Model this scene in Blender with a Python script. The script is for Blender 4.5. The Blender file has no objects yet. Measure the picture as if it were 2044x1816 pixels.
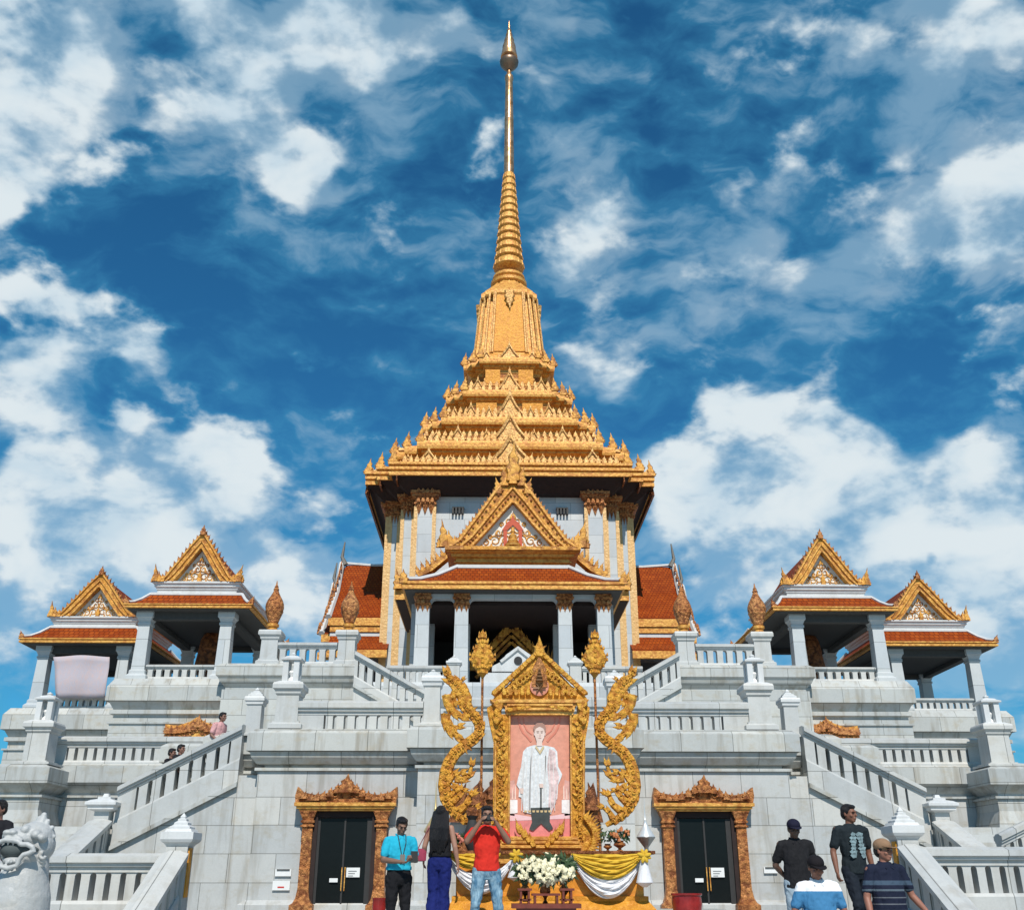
import bpy, bmesh, math, random
from mathutils import Vector, Matrix
R_ = math.radians
random.seed(7)
scene = bpy.context.scene
col = scene.collection
# ------------------------------------------------------------------ camera
CAM = Vector((-0.75, 0.0, 0.63)); PITCH = R_(23.08); YAW = R_(-1.03); FV = 2000.0
cam = bpy.data.cameras.new('camera'); co = bpy.data.objects.new('camera', cam); col.objects.link(co)
co.location = CAM; co.rotation_euler = (math.pi/2 + PITCH, 0, YAW)
cam.sensor_fit = 'HORIZONTAL'; cam.sensor_width = 36; cam.lens = 36*FV/2044; cam.clip_start = 0.1; cam.clip_end = 5000
scene.camera = co
_M = co.rotation_euler.to_matrix()
def ray(px, py): return _M @ Vector(((px-1022)/FV, (908-py)/FV, -1))
def U(px, py, Y):
    d = ray(px, py); return CAM + d*(Y/d.y)
def ZP(py, Y, px=1000): return U(px, py, Y).z
def XP(px, Y, py=1300): return U(px, py, Y).x
# ------------------------------------------------------------------ sky, sun, exposure
SUN_EL, SUN_AZ = R_(48), R_(4)     # azimuth: from behind the camera, a little to the right
sd = Vector((math.sin(SUN_AZ)*math.cos(SUN_EL), -math.cos(SUN_AZ)*math.cos(SUN_EL), math.sin(SUN_EL)))
world = bpy.data.worlds.new('World'); scene.world = world; world.use_nodes = True
wn = world.node_tree.nodes; wl = world.node_tree.links; wn.clear()
def WN(t, **k):
    n = wn.new(t)
    for a, b in k.items(): setattr(n, a, b)
    return n
def wm(op, a, b=None, c=None, clamp=False):
    n = wn.new('ShaderNodeMath'); n.operation = op; n.use_clamp = clamp
    for i, v in enumerate((a, b, c)):
        if v is None: continue
        if isinstance(v, (int, float)): n.inputs[i].default_value = v
        else: wl.new(v, n.inputs[i])
    return n.outputs[0]
out = WN('ShaderNodeOutputWorld'); bg = WN('ShaderNodeBackground'); bg.inputs['Strength'].default_value = 0.1
wl.new(bg.outputs[0], out.inputs[0])
sky = WN('ShaderNodeTexSky', sky_type='NISHITA'); sky.sun_disc = False
sky.sun_elevation = SUN_EL; sky.sun_rotation = math.atan2(sd.x, sd.y); sky.altitude = 0; sky.air_density = 1.0; sky.dust_density = 0.3; sky.ozone_density = 3.0
tc = WN('ShaderNodeTexCoord')
def noise(vec, sc, det, rough=0.6, dist=0.0):
    n = WN('ShaderNodeTexNoise'); n.inputs['Scale'].default_value = sc; n.inputs['Detail'].default_value = det
    n.inputs['Roughness'].default_value = rough; n.inputs['Distortion'].default_value = dist
    wl.new(vec, n.inputs['Vector']); return n
warp = noise(tc.outputs['Generated'], 5.0, 4, 0.6)
sub = WN('ShaderNodeVectorMath', operation='SUBTRACT'); wl.new(warp.outputs['Color'], sub.inputs[0]); sub.inputs[1].default_value = (.5, .5, .5)
mad = WN('ShaderNodeVectorMath', operation='MULTIPLY_ADD'); wl.new(sub.outputs[0], mad.inputs[0]); mad.inputs[1].default_value = (.10, .10, .10); wl.new(tc.outputs['Generated'], mad.inputs[2])
nrm = WN('ShaderNodeVectorMath', operation='NORMALIZE'); wl.new(mad.outputs[0], nrm.inputs[0])
# cloud banks: (x, y, radius, weight) picked as directions of the real sky
BL = [(50,60,105,.9),(100,120,100,.8),(30,200,110,.9),(75,255,80,.7),(15,310,75,.85),(150,50,70,.6),(190,150,50,.4),(440,55,90,.9),(395,25,55,.6),(505,110,75,.8),
 (655,45,95,.95),(725,90,75,.8),(610,100,60,.5),(430,212,80,.9),(355,200,50,.6),(505,225,65,.8),(560,318,70,.9),(605,350,65,.9),(665,300,45,.7),(890,42,50,.55),(845,125,45,.32),(730,170,60,.3),
 (195,360,60,.42),(20,388,42,.7),(100,340,50,.3),(35,560,60,.8),(120,600,55,.75),(220,665,85,.95),(300,705,65,.75),(170,640,50,.6),(60,745,80,.9),(150,770,85,.9),(50,810,70,.85),(110,830,70,.75),(265,855,55,.75),
 (390,895,75,.85),(450,930,75,.75),(330,900,50,.6),(560,915,50,.3),(640,960,60,.4),(60,975,60,.5),(120,1030,120,.85),(30,1000,70,.8),(250,1000,80,.7),(60,1120,90,.75),(290,1090,90,.7),(380,1040,80,.55),(560,1110,90,.55),(480,1000,60,.4),
 (620,1200,80,.45),(250,1260,120,.4),(20,1230,50,.35),(420,700,45,.25),(470,760,60,.3),(780,730,60,.15),
 (1180,430,60,.6),(1150,500,60,.6),(1230,400,50,.4),(1100,480,50,.35),(1060,250,80,.36),(960,300,60,.22),(1130,310,60,.3),(1390,600,70,.2),(1480,530,60,.4),(1540,510,50,.45),(1620,540,50,.45),(1690,500,60,.5),(1760,470,60,.5),
 (1830,430,60,.6),(1930,380,70,.8),(2000,440,75,.85),(1960,480,60,.6),(2030,330,60,.7),(1540,330,50,.35),(1900,110,80,.6),(1840,190,60,.5),(2020,70,60,.8),(1960,50,60,.5),(1740,70,70,.22),(1700,130,50,.25),
 (1260,770,70,.5),(1210,580,60,.35),(1170,710,60,.3),(1470,840,70,.75),(1540,850,75,.9),(1640,850,85,.9),(1730,890,60,.7),(1600,920,80,.85),(1480,900,60,.6),(1370,930,70,.65),(1300,930,45,.5),(1400,1010,90,.8),(1520,1010,100,.9),
 (1660,990,100,.9),(1790,1000,90,.85),(1930,960,80,.85),(1900,1040,120,.95),(2010,1050,90,.9),(1750,1100,120,.9),(1600,1110,100,.8),(1460,1100,90,.6),(1950,1160,120,.85),(1340,1060,60,.5),(1990,890,50,.5),(1960,1270,60,.5),
 (1860,1105,24,-.9),(280,465,80,-.3),(1350,300,150,-.3),(1690,250,80,-.3),(1880,720,110,-.3),(330,560,110,-.35),(620,650,130,-.3),(1280,120,100,-.3),(160,480,60,-.4),(500,720,60,-.1)]
acc = None
for (bx, by, br, w) in BL:
    d = ray(bx, by).normalized(); s = br/FV
    dot = WN('ShaderNodeVectorMath', operation='DOT_PRODUCT'); wl.new(nrm.outputs[0], dot.inputs[0]); dot.inputs[1].default_value = d
    mx = wm('MAXIMUM', dot.outputs['Value'], 0.0)
    p = wm('POWER', mx, 3.2/(s*s))
    acc = wm('MULTIPLY_ADD', p, w, acc if acc is not None else 0.0)
mp = WN('ShaderNodeMapping'); mp.inputs['Scale'].default_value = (.85, 1.0, 1.35); mp.inputs['Rotation'].default_value = (0, R_(14), 0); wl.new(tc.outputs['Generated'], mp.inputs['Vector'])
n1 = noise(mp.outputs[0], 13.0, 4, 0.5, 0.3); n2 = noise(mp.outputs[0], 40.0, 6, 0.55, 0.2)
acc = wm('MAXIMUM', wm('MINIMUM', acc, 0.80), -0.4)
def maprange(v, a, b, c, d_, smooth=True):
    n = WN('ShaderNodeMapRange'); n.interpolation_type = 'SMOOTHSTEP' if smooth else 'LINEAR'
    wl.new(v, n.inputs['Value'])
    for i, x in zip(('From Min', 'From Max', 'To Min', 'To Max'), (a, b, c, d_)): n.inputs[i].default_value = x
    return n.outputs[0]
sep = WN('ShaderNodeSeparateXYZ'); wl.new(tc.outputs['Generated'], sep.inputs[0])
thick = wm('MULTIPLY_ADD', wm('SUBTRACT', n1.outputs['Fac'], .5), 2.8, acc)
thick = wm('MULTIPLY_ADD', wm('SUBTRACT', n2.outputs['Fac'], .5), 1.1, thick)
n7 = noise(mp2.outputs[0] if False else mp.outputs[0], 22.0, 5, 0.55, 0.2)
thick = wm('MULTIPLY_ADD', wm('SUBTRACT', n7.outputs['Fac'], .5), 1.5, thick)
thick = wm('ADD', thick, maprange(sep.outputs[2], .6, .15, 0, .10))
thick = maprange(thick, .16, 1.05, 0, 1)
mp2 = WN('ShaderNodeMapping'); mp2.inputs['Rotation'].default_value = (0, R_(32), 0); mp2.inputs['Scale'].default_value = (.62, 1, 1.3); wl.new(nrm.outputs[0], mp2.inputs['Vector'])
n5 = noise(mp2.outputs[0], 24.0, 6, 0.55, 0.1); n6 = noise(mp2.outputs[0], 3.4, 3, 0.5)
veil = wm('MULTIPLY_ADD', wm('SUBTRACT', n6.outputs['Fac'], .5), 1.1, n5.outputs['Fac'])
veil = wm('MULTIPLY_ADD', acc, .3, veil)
veil = wm('ADD', veil, maprange(sep.outputs[2], .6, .2, 0, .12))
veil = wm('MULTIPLY', maprange(veil, .32, .80, 0, 1, True), .60)
dens = wm('ADD', thick, wm('MULTIPLY', veil, wm('SUBTRACT', 1.0, thick)))
cr = WN('ShaderNodeMath', operation='MULTIPLY'); wl.new(dens, cr.inputs[0]); cr.inputs[1].default_value = 1.0; cr.use_clamp = True
shade = WN('ShaderNodeMix', data_type='RGBA'); wl.new(maprange(n1.outputs['Fac'], .38, .62, 0, 1), shade.inputs['Factor']); shade.inputs['A'].default_value = (5.5, 6.9, 7.9, 1); shade.inputs['B'].default_value = (7.3, 8.1, 8.5, 1)
tint = WN('ShaderNodeMix', data_type='RGBA', blend_type='MULTIPLY'); tint.inputs['Factor'].default_value = 1
wl.new(sky.outputs[0], tint.inputs['A']); tint.inputs['B'].default_value = SKYTINT = (.20, .74, .98, 1)
cc = WN('ShaderNodeMix', data_type='RGBA'); wl.new(maprange(cr.outputs[0], .30, .95, 0, 1, False), cc.inputs['Factor']); cc.inputs['A'].default_value = (.7, 3.5, 5.7, 1); wl.new(shade.outputs['Result'], cc.inputs['B'])
mx = WN('ShaderNodeMix', data_type='RGBA'); wl.new(cr.outputs[0], mx.inputs['Factor']); wl.new(tint.outputs['Result'], mx.inputs['A']); wl.new(cc.outputs['Result'], mx.inputs['B'])
wl.new(mx.outputs['Result'], bg.inputs['Color'])
sun = bpy.data.lights.new('sun', 'SUN'); so = bpy.data.objects.new('sun', sun); col.objects.link(so)
sun.energy = 4.5; sun.angle = R_(0.5); sun.color = (1.0, .94, .86)
so.rotation_euler = sd.to_track_quat('Z', 'Y').to_euler(); so.location = (-20, -30, 60)
scene.view_settings.view_transform = 'Standard'; scene.view_settings.look = 'None'; scene.view_settings.exposure = 0.0; scene.view_settings.gamma = 1
scene.render.engine = 'CYCLES'
# ------------------------------------------------------------------ helpers
org = {}
def empty(name, loc, label, cat, group=None, kind=None):
    o = bpy.data.objects.new(name, None); col.objects.link(o); o.location = loc; org[o] = Vector(loc); o.empty_display_size = .3
    return tag(o, label, cat, group, kind)
def tag(o, label=None, cat=None, group=None, kind=None):
    if label: o['label'] = label
    if cat: o['category'] = cat
    if group: o['group'] = group
    if kind: o['kind'] = kind
    return o
def ob(name, bm, mat, parent=None, smooth=False, recalc=True):
    if recalc: bmesh.ops.recalc_face_normals(bm, faces=bm.faces[:])
    o = None
    if parent is not None:
        off = org[parent]; bmesh.ops.translate(bm, verts=bm.verts[:], vec=-off)
    me = bpy.data.meshes.new(name); bm.to_mesh(me); bm.free()
    if smooth:
        for p in me.polygons: p.use_smooth = True
        try: me.set_sharp_from_angle(angle=R_(38))
        except Exception: pass
    o = bpy.data.objects.new(name, me); col.objects.link(o)
    for m in (mat if isinstance(mat, (list, tuple)) else [mat]): me.materials.append(m)
    if parent is not None: o.parent = parent; org[o] = org[parent].copy()
    else: org[o] = Vector((0, 0, 0))
    return o
def rebase(o, loc):           # move a top-level mesh's origin to its base
    v = Vector(loc); o.data.transform(Matrix.Translation(-v)); o.location = v; org[o] = v.copy(); return o
def copy_tree(o, parent=None):
    c = o.copy(); col.objects.link(c); c.parent = parent
    if o in org: org[c] = org[o].copy()
    for ch in list(o.children): copy_tree(ch, c)
    return c
def B(): return bmesh.new()
def box(bm, x0, x1, y0, y1, z0, z1, mi=0):
    if x0 > x1: x0, x1 = x1, x0
    v = [bm.verts.new((x, y, z)) for z in (z0, z1) for x, y in ((x0, y0), (x1, y0), (x1, y1), (x0, y1))]
    fs = [bm.faces.new([v[i] for i in q]) for q in ((3, 2, 1, 0), (4, 5, 6, 7), (0, 1, 5, 4), (1, 2, 6, 5), (2, 3, 7, 6), (3, 0, 4, 7))]
    for f in fs: f.material_index = mi
    return v
def rings(bm, rs, cap=True, mi=0):   # list of closed rings of equal length
    vs = [[bm.verts.new(p) for p in r] for r in rs]; n = len(rs[0])
    for a, b in zip(vs, vs[1:]):
        for i in range(n):
            try: bm.faces.new((a[i], a[(i+1) % n], b[(i+1) % n], b[i])).material_index = mi
            except ValueError: pass
    if cap:
        bm.faces.new(vs[0][::-1]).material_index = mi; bm.faces.new(vs[-1]).material_index = mi
    return vs
def offp(plan, off):                 # mitred offset of a rectilinear CCW plan
    r = []; n = len(plan)
    for i in range(n):
        p, q, s = Vector(plan[i-1]), Vector(plan[i]), Vector(plan[(i+1) % n])
        a = (q-p).normalized(); b = (s-q).normalized()
        r.append((q.x + off*(a.y+b.y), q.y - off*(a.x+b.x)))
    return r
def mould(bm, plan, prof, cap=True, mi=0):  # prof: (offset, z) upwards
    return rings(bm, [[(x, y, z) for x, y in offp(plan, o)] for o, z in prof], cap, mi)
def rect(x0, x1, y0, y1): 
    if x0 > x1: x0, x1 = x1, x0
    return [(x0, y0), (x1, y0), (x1, y1), (x0, y1)]
def prism(bm, pts, y0, y1, mi=0):    # pts = (x,z) outline, extruded in Y
    a = [bm.verts.new((x, y0, z)) for x, z in pts]; b = [bm.verts.new((x, y1, z)) for x, z in pts]; n = len(pts)
    bm.faces.new(a).material_index = mi; bm.faces.new(b[::-1]).material_index = mi
    for i in range(n): bm.faces.new((a[i], b[i], b[(i+1) % n], a[(i+1) % n])).material_index = mi
def pxpoly(bm, pts, Y, dep, sx=1, dY=0):
    w = [U(x, y, Y) for x, y in pts]; prism(bm, [(p.x*sx, p.z) for p in w], Y+dY, Y+dY+dep)
def lathe(bm, cx, cy, prof, seg=16, cap=True):
    return rings(bm, [[(cx+r*math.cos(2*math.pi*i/seg), cy+r*math.sin(2*math.pi*i/seg), z) for i in range(seg)] for r, z in prof], cap)
def flame(bm, x, y, z, w, h, lean=0.0, t=0.06, ang=0.0):   # carved flame leaf standing in the plane turned by ang
    pts = [(-.5, 0), (.5, 0), (.46, .18), (.58, .3), (.36, .42), (.42, .55), (.2, .68), (.1, 1.0), (-.06, .75), (-.32, .6), (-.26, .45), (-.5, .32), (-.38, .18)]
    ca, sa = math.cos(ang), math.sin(ang); rs = []
    for s, k in ((-1, .75), (0, 1), (1, .75)):
        r = []
        for u, v in pts:
            uu = u*w*k + lean*h*v*v; q = s*t*(1-.7*v)
            r.append((x + uu*ca - q*sa, y + uu*sa + q*ca, z + v*h*(1 if k == 1 else .96)))
        rs.append(r)
    rings(bm, rs)
def tube(bm, pts, r, seg=6, taper=None, squash=1.0):
    n = len(pts); rs = []
    for i, p in enumerate(pts):
        p = Vector(p); a = Vector(pts[max(i-1, 0)]); b = Vector(pts[min(i+1, n-1)]); d = (b-a).normalized()
        up = Vector((0, 1, 0)) if abs(d.y) < .9 else Vector((1, 0, 0))
        s = d.cross(up).normalized(); t = s.cross(d).normalized()
        rr = r if taper is None else r*taper(i/(n-1))
        rs.append([p + s*rr*math.cos(2*math.pi*k/seg) + t*rr*squash*math.sin(2*math.pi*k/seg) for k in range(seg)])
    rings(bm, rs)
def curl(bm, x, y, z, s, sx, r, turns=1.3, ph=0.0):
    pts = []
    for i in range(11):
        t = i/10; a = ph + t*turns*2*math.pi; q = s*(1-.72*t)
        pts.append((x + sx*q*math.cos(a), y, z + q*math.sin(a)))
    tube(bm, pts, r, 5, lambda t: 1.1-.5*t)
# ------------------------------------------------------------------ materials
def mat(name):
    m = bpy.data.materials.new(name); m.use_nodes = True
    nt = m.node_tree; b = nt.nodes['Principled BSDF']; return m, nt, b
class N:
    def __init__(s, nt): s.nt = nt
    def new(s, t, **k):
        n = s.nt.nodes.new(t)
        for a, b in k.items(): setattr(n, a, b)
        return n
    def link(s, a, b): s.nt.links.new(a, b)
    def noise(s, vec, sc, det=4, rough=.55, dist=0):
        n = s.new('ShaderNodeTexNoise'); n.inputs['Scale'].default_value = sc; n.inputs['Detail'].default_value = det; n.inputs['Roughness'].default_value = rough; n.inputs['Distortion'].default_value = dist
        s.link(vec, n.inputs['Vector']); return n.outputs['Fac']
    def mr(s, v, a, b, c, d):
        n = s.new('ShaderNodeMapRange'); s.link(v, n.inputs['Value'])
        for i, x in zip(('From Min', 'From Max', 'To Min', 'To Max'), (a, b, c, d)): n.inputs[i].default_value = x
        return n.outputs[0]
    def mix(s, f, a, b, bt='MIX'):
        n = s.new('ShaderNodeMix', data_type='RGBA', blend_type=bt)
        for k, v in (('Factor', f), ('A', a), ('B', b)):
            if isinstance(v, (int, float)): n.inputs[k].default_value = v
            elif isinstance(v, tuple): n.inputs[k].default_value = v if len(v) == 4 else v+(1,)
            else: s.link(v, n.inputs[k])
        return n.outputs['Result']
    def math(s, op, a, b=0.0):
        n = s.new('ShaderNodeMath', operation=op)
        for i, v in enumerate((a, b)):
            if isinstance(v, (int, float)): n.inputs[i].default_value = v
            else: s.link(v, n.inputs[i])
        return n.outputs[0]
    def bump(s, h, st, dist=.02):
        n = s.new('ShaderNodeBump'); n.inputs['Strength'].default_value = st; n.inputs['Distance'].default_value = dist; s.link(h, n.inputs['Height'])
        return n.outputs[0]
    def mapping(s, vec, sc):
        n = s.new('ShaderNodeMapping'); n.inputs['Scale'].default_value = sc; s.link(vec, n.inputs['Vector']); return n.outputs[0]
    def wallvec(s):      # (horizontal run along the face, height, 0)
        g = s.new('ShaderNodeNewGeometry'); sp = s.new('ShaderNodeSeparateXYZ'); s.link(g.outputs['Position'], sp.inputs[0])
        sn = s.new('ShaderNodeSeparateXYZ'); s.link(g.outputs['True Normal'], sn.inputs[0])
        f = s.math('GREATER_THAN', s.math('ABSOLUTE', sn.outputs[0]), .7)
        m = s.new('ShaderNodeMix', data_type='FLOAT'); s.link(f, m.inputs['Factor']); s.link(sp.outputs[0], m.inputs['A']); s.link(sp.outputs[1], m.inputs['B'])
        c = s.new('ShaderNodeCombineXYZ'); s.link(m.outputs['Result'], c.inputs[0]); s.link(sp.outputs[2], c.inputs[1]); return c.outputs[0], g.outputs['Position']
def m_marble(name, base=(.575, .58, .57), joints=True, bw=1.15, bh=.62, stain=.7):
    m, nt, b = mat(name); s = N(nt); wv, pos = s.wallvec()
    n1 = s.noise(pos, .9, 6, .62); n2 = s.noise(pos, 5.5, 6, .7, .6); n3 = s.noise(s.mapping(pos, (3.2, 3.2, .35)), 1.2, 4, .6)
    c = s.mix(s.mr(n1, .35, .68, 0, 1), tuple(x*.95 for x in base), tuple(min(1, x*1.05) for x in base))
    c = s.mix(s.mr(n2, .5, .72, 0, .3), c, (base[0]*.72, base[1]*.74, base[2]*.75))
    c = s.mix(s.mr(n3, .50, .74, 0, stain), c, (.27, .235, .18))
    n4 = s.noise(s.mapping(pos, (1, 1, 1.6)), 2.3, 5, .65); c = s.mix(s.mr(n4, .53, .72, 0, stain*.9), c, (.44, .385, .29))
    n5 = s.noise(pos, 30, 4, .7); c = s.mix(s.mr(n5, .35, .75, 0, .34), c, (base[0]*.7, base[1]*.72, base[2]*.72))
    h = n5
    if joints:
        br = s.new('ShaderNodeTexBrick'); s.link(wv, br.inputs['Vector']); br.inputs['Scale'].default_value = 1
        br.inputs['Brick Width'].default_value = bw; br.inputs['Row Height'].default_value = bh; br.inputs['Mortar Size'].default_value = .009
        br.inputs['Color1'].default_value = (.80, .82, .83, 1); br.inputs['Color2'].default_value = (1, .985, .945, 1); br.inputs['Mortar'].default_value = (.36, .36, .34, 1)
        br.inputs['Mortar Smooth'].default_value = .3; br.offset = .5
        c = s.mix(1.0, c, br.outputs['Color'], 'MULTIPLY')
    s.link(c, b.inputs['Base Color']); b.inputs['Roughness'].default_value = .5
    s.link(s.bump(h, .15, .01), b.inputs['Normal'])
    return m
def m_gold(name, c0, c1, dark, sc=5, metal=.45, rough=.42, bs=.9, cut=(.28, .5)):
    m, nt, b = mat(name); s = N(nt); tcn = s.new('ShaderNodeNewGeometry'); pos = tcn.outputs['Position']
    v = s.new('ShaderNodeTexVoronoi'); v.feature = 'SMOOTH_F1'; v.inputs['Scale'].default_value = sc
    nz = s.noise(pos, sc*1.7, 5, .65, 1.2)
    s.link(pos, v.inputs['Vector'])
    hh = s.math('ADD', s.math('MULTIPLY', v.outputs['Distance'], -.9), nz)
    f = s.mr(hh, cut[0]-.35, cut[1]-.3, 1, 0)
    c = s.mix(s.mr(s.noise(pos, 1.3, 5, .6), .35, .65, 0, 1), c0, c1)
    c = s.mix(s.math('MULTIPLY', f, .75), c, dark)
    s.link(c, b.inputs['Base Color']); b.inputs['Metallic'].default_value = metal; b.inputs['Roughness'].default_value = rough
    s.link(s.bump(hh, bs, .05), b.inputs['Normal']); return m
def m_plain(name, c, rough=.6, metal=0, var=.12, sc=8, bump=.1, spec=None):
    m, nt, b = mat(name); s = N(nt); pos = s.new('ShaderNodeTexCoord').outputs['Object']
    n = s.noise(pos, sc, 6, .65); k = tuple(x*(1-var) for x in c); k2 = tuple(min(1, x*(1+var)) for x in c)
    s.link(s.mix(s.mr(n, .3, .7, 0, 1), k, k2), b.inputs['Base Color']); b.inputs['Roughness'].default_value = rough; b.inputs['Metallic'].default_value = metal
    s.link(s.bump(n, bump, .02), b.inputs['Normal'])
    if spec is not None: b.inputs['Specular IOR Level'].default_value = spec
    return m
def m_cloth(name, c, c2=None, sc=3.0, crease=.5, stripes=None, fac=.25):
    m, nt, b = mat(name); s = N(nt); pos = s.new('ShaderNodeTexCoord').outputs['Object']
    n = s.noise(s.mapping(pos, (1, 1, .45)), 9, 4, .6, 1.5); d = c2 or tuple(x*.6 for x in c)
    cc = s.mix(s.mr(n, .42, .7, 0, fac), c+(1,), d+(1,))
    if stripes:
        sp = s.new('ShaderNodeSeparateXYZ'); s.link(pos, sp.inputs[0])
        for (z0, z1, sc_) in stripes:
            a = s.math('GREATER_THAN', sp.outputs[2], z0); e = s.math('LESS_THAN', sp.outputs[2], z1)
            cc = s.mix(s.math('MULTIPLY', a, e), cc, sc_)
    s.link(cc, b.inputs['Base Color']); b.inputs['Roughness'].default_value = .85; b.inputs['Specular IOR Level'].default_value = .2
    s.link(s.bump(n, crease, .03), b.inputs['Normal']); return m
def m_tile(name, c0, c1):
    m, nt, b = mat(name); s = N(nt); wv, pos = s.wallvec()
    br = s.new('ShaderNodeTexBrick'); s.link(s.mapping(wv, (5.5, 6.5, 1)), br.inputs['Vector']); br.inputs['Scale'].default_value = 1
    br.inputs['Brick Width'].default_value = 1; br.inputs['Row Height'].default_value = 1; br.inputs['Mortar Size'].default_value = .09
    br.inputs['Color1'].default_value = c0+(1,); br.inputs['Color2'].default_value = c1+(1,); br.inputs['Mortar'].default_value = (c0[0]*.45, c0[1]*.4, c0[2]*.4, 1)
    n = s.noise(pos, .8, 5, .6); c = s.mix(s.mr(n, .4, .7, 0, .45), br.outputs['Color'], tuple(x*.5 for x in c0))
    s.link(c, b.inputs['Base Color']); b.inputs['Roughness'].default_value = .6; b.inputs['Specular IOR Level'].default_value = .12
    s.link(s.bump(br.outputs['Fac'], -.6, .03), b.inputs['Normal']); return m
MARBLE = m_marble('marble_slabs')
MARB2 = m_marble('marble_carved', joints=True, bw=1.6, bh=3.1, stain=.4)
MARBC = m_marble('marble_weathered', base=(.525, .535, .52), stain=.9, bw=1.25, bh=.5)
MARBW = m_marble('marble_upper', base=(.57, .60, .62), joints=True, bw=1.5, bh=.9, stain=.12)
WHITE = m_marble('white_cap_marble', base=(.63, .64, .635), joints=False, stain=.3)
GOLD = m_gold('gold_leaf', (.62, .28, .035), (.70, .37, .07), (.22, .055, .008), 4.5, metal=.2, rough=.5)
GOLDS = m_gold('gold_moulding', (.66, .31, .05), (.72, .40, .09), (.42, .14, .02), 9, bs=.4, metal=.2, rough=.5)
GOLDP = m_gold('gold_mosaic', (.60, .25, .012), (.66, .30, .02), (.50, .19, .01), 9, bs=.5, metal=.15, rough=.5)
GOLDY = m_gold('gold_shrine', (.70, .32, .025), (.76, .42, .06), (.40, .12, .01), 13, bs=.7, metal=.2)
COPPER = m_gold('copper_gold', (.54, .20, .055), (.66, .31, .11), (.14, .025, .008), 11, metal=.4, bs=1.0)
COPDK = m_gold('dark_copper', (.30, .10, .03), (.36, .13, .04), (.05, .01, .005), 8, metal=.4, bs=1.0)
CORNC = m_gold('pilaster_edge', (.66, .40, .15), (.70, .46, .20), (.60, .34, .12), 9, metal=.1, bs=.4)
TILE = m_tile('orange_glazed_tile', (.26, .040, .003), (.36, .072, .007))
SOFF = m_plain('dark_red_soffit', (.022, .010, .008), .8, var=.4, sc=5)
SHADE = m_plain('shaded_ceiling_plaster', (.06, .06, .058), .8)  # plaster darkened: the shade under the roofs is put into its colour
GOLDD = m_gold('deep_orange_gold', (.42, .14, .02), (.52, .22, .04), (.14, .03, .005), 5, metal=.15, rough=.55)
DARK = m_plain('near_black_and_shade', (.03, .03, .03), .8)  # near black for dark things; also paints shade in porch and pavilions
GLASS = m_plain('dark_door_glass', (.008, .010, .010), .22, var=.1, bump=0, spec=.18)
PAPER = m_plain('white_paper', (.75, .76, .75), .8, var=.03)
RED = m_plain('red_paint', (.55, .03, .02), .5)
# ================================================================== setting: ground, landing, steps
bm = B(); box(bm, -400, 400, -150, 600, -1.45, -1.25)
tag(ob('ground', bm, m_marble('paving_stone', base=(.42, .42, .40), bw=.9, bh=.9)), kind='structure')
bm = B(); box(bm, -30, 30, 16.0, 70, -1.25, 0)
for k in range(12): box(bm, -30, 30, 16.0-.5*(k+1), 16.0-.5*k, -1.25, -.1*(k+1))
tag(ob('stone_landing', bm, MARBC), kind='structure')
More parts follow.
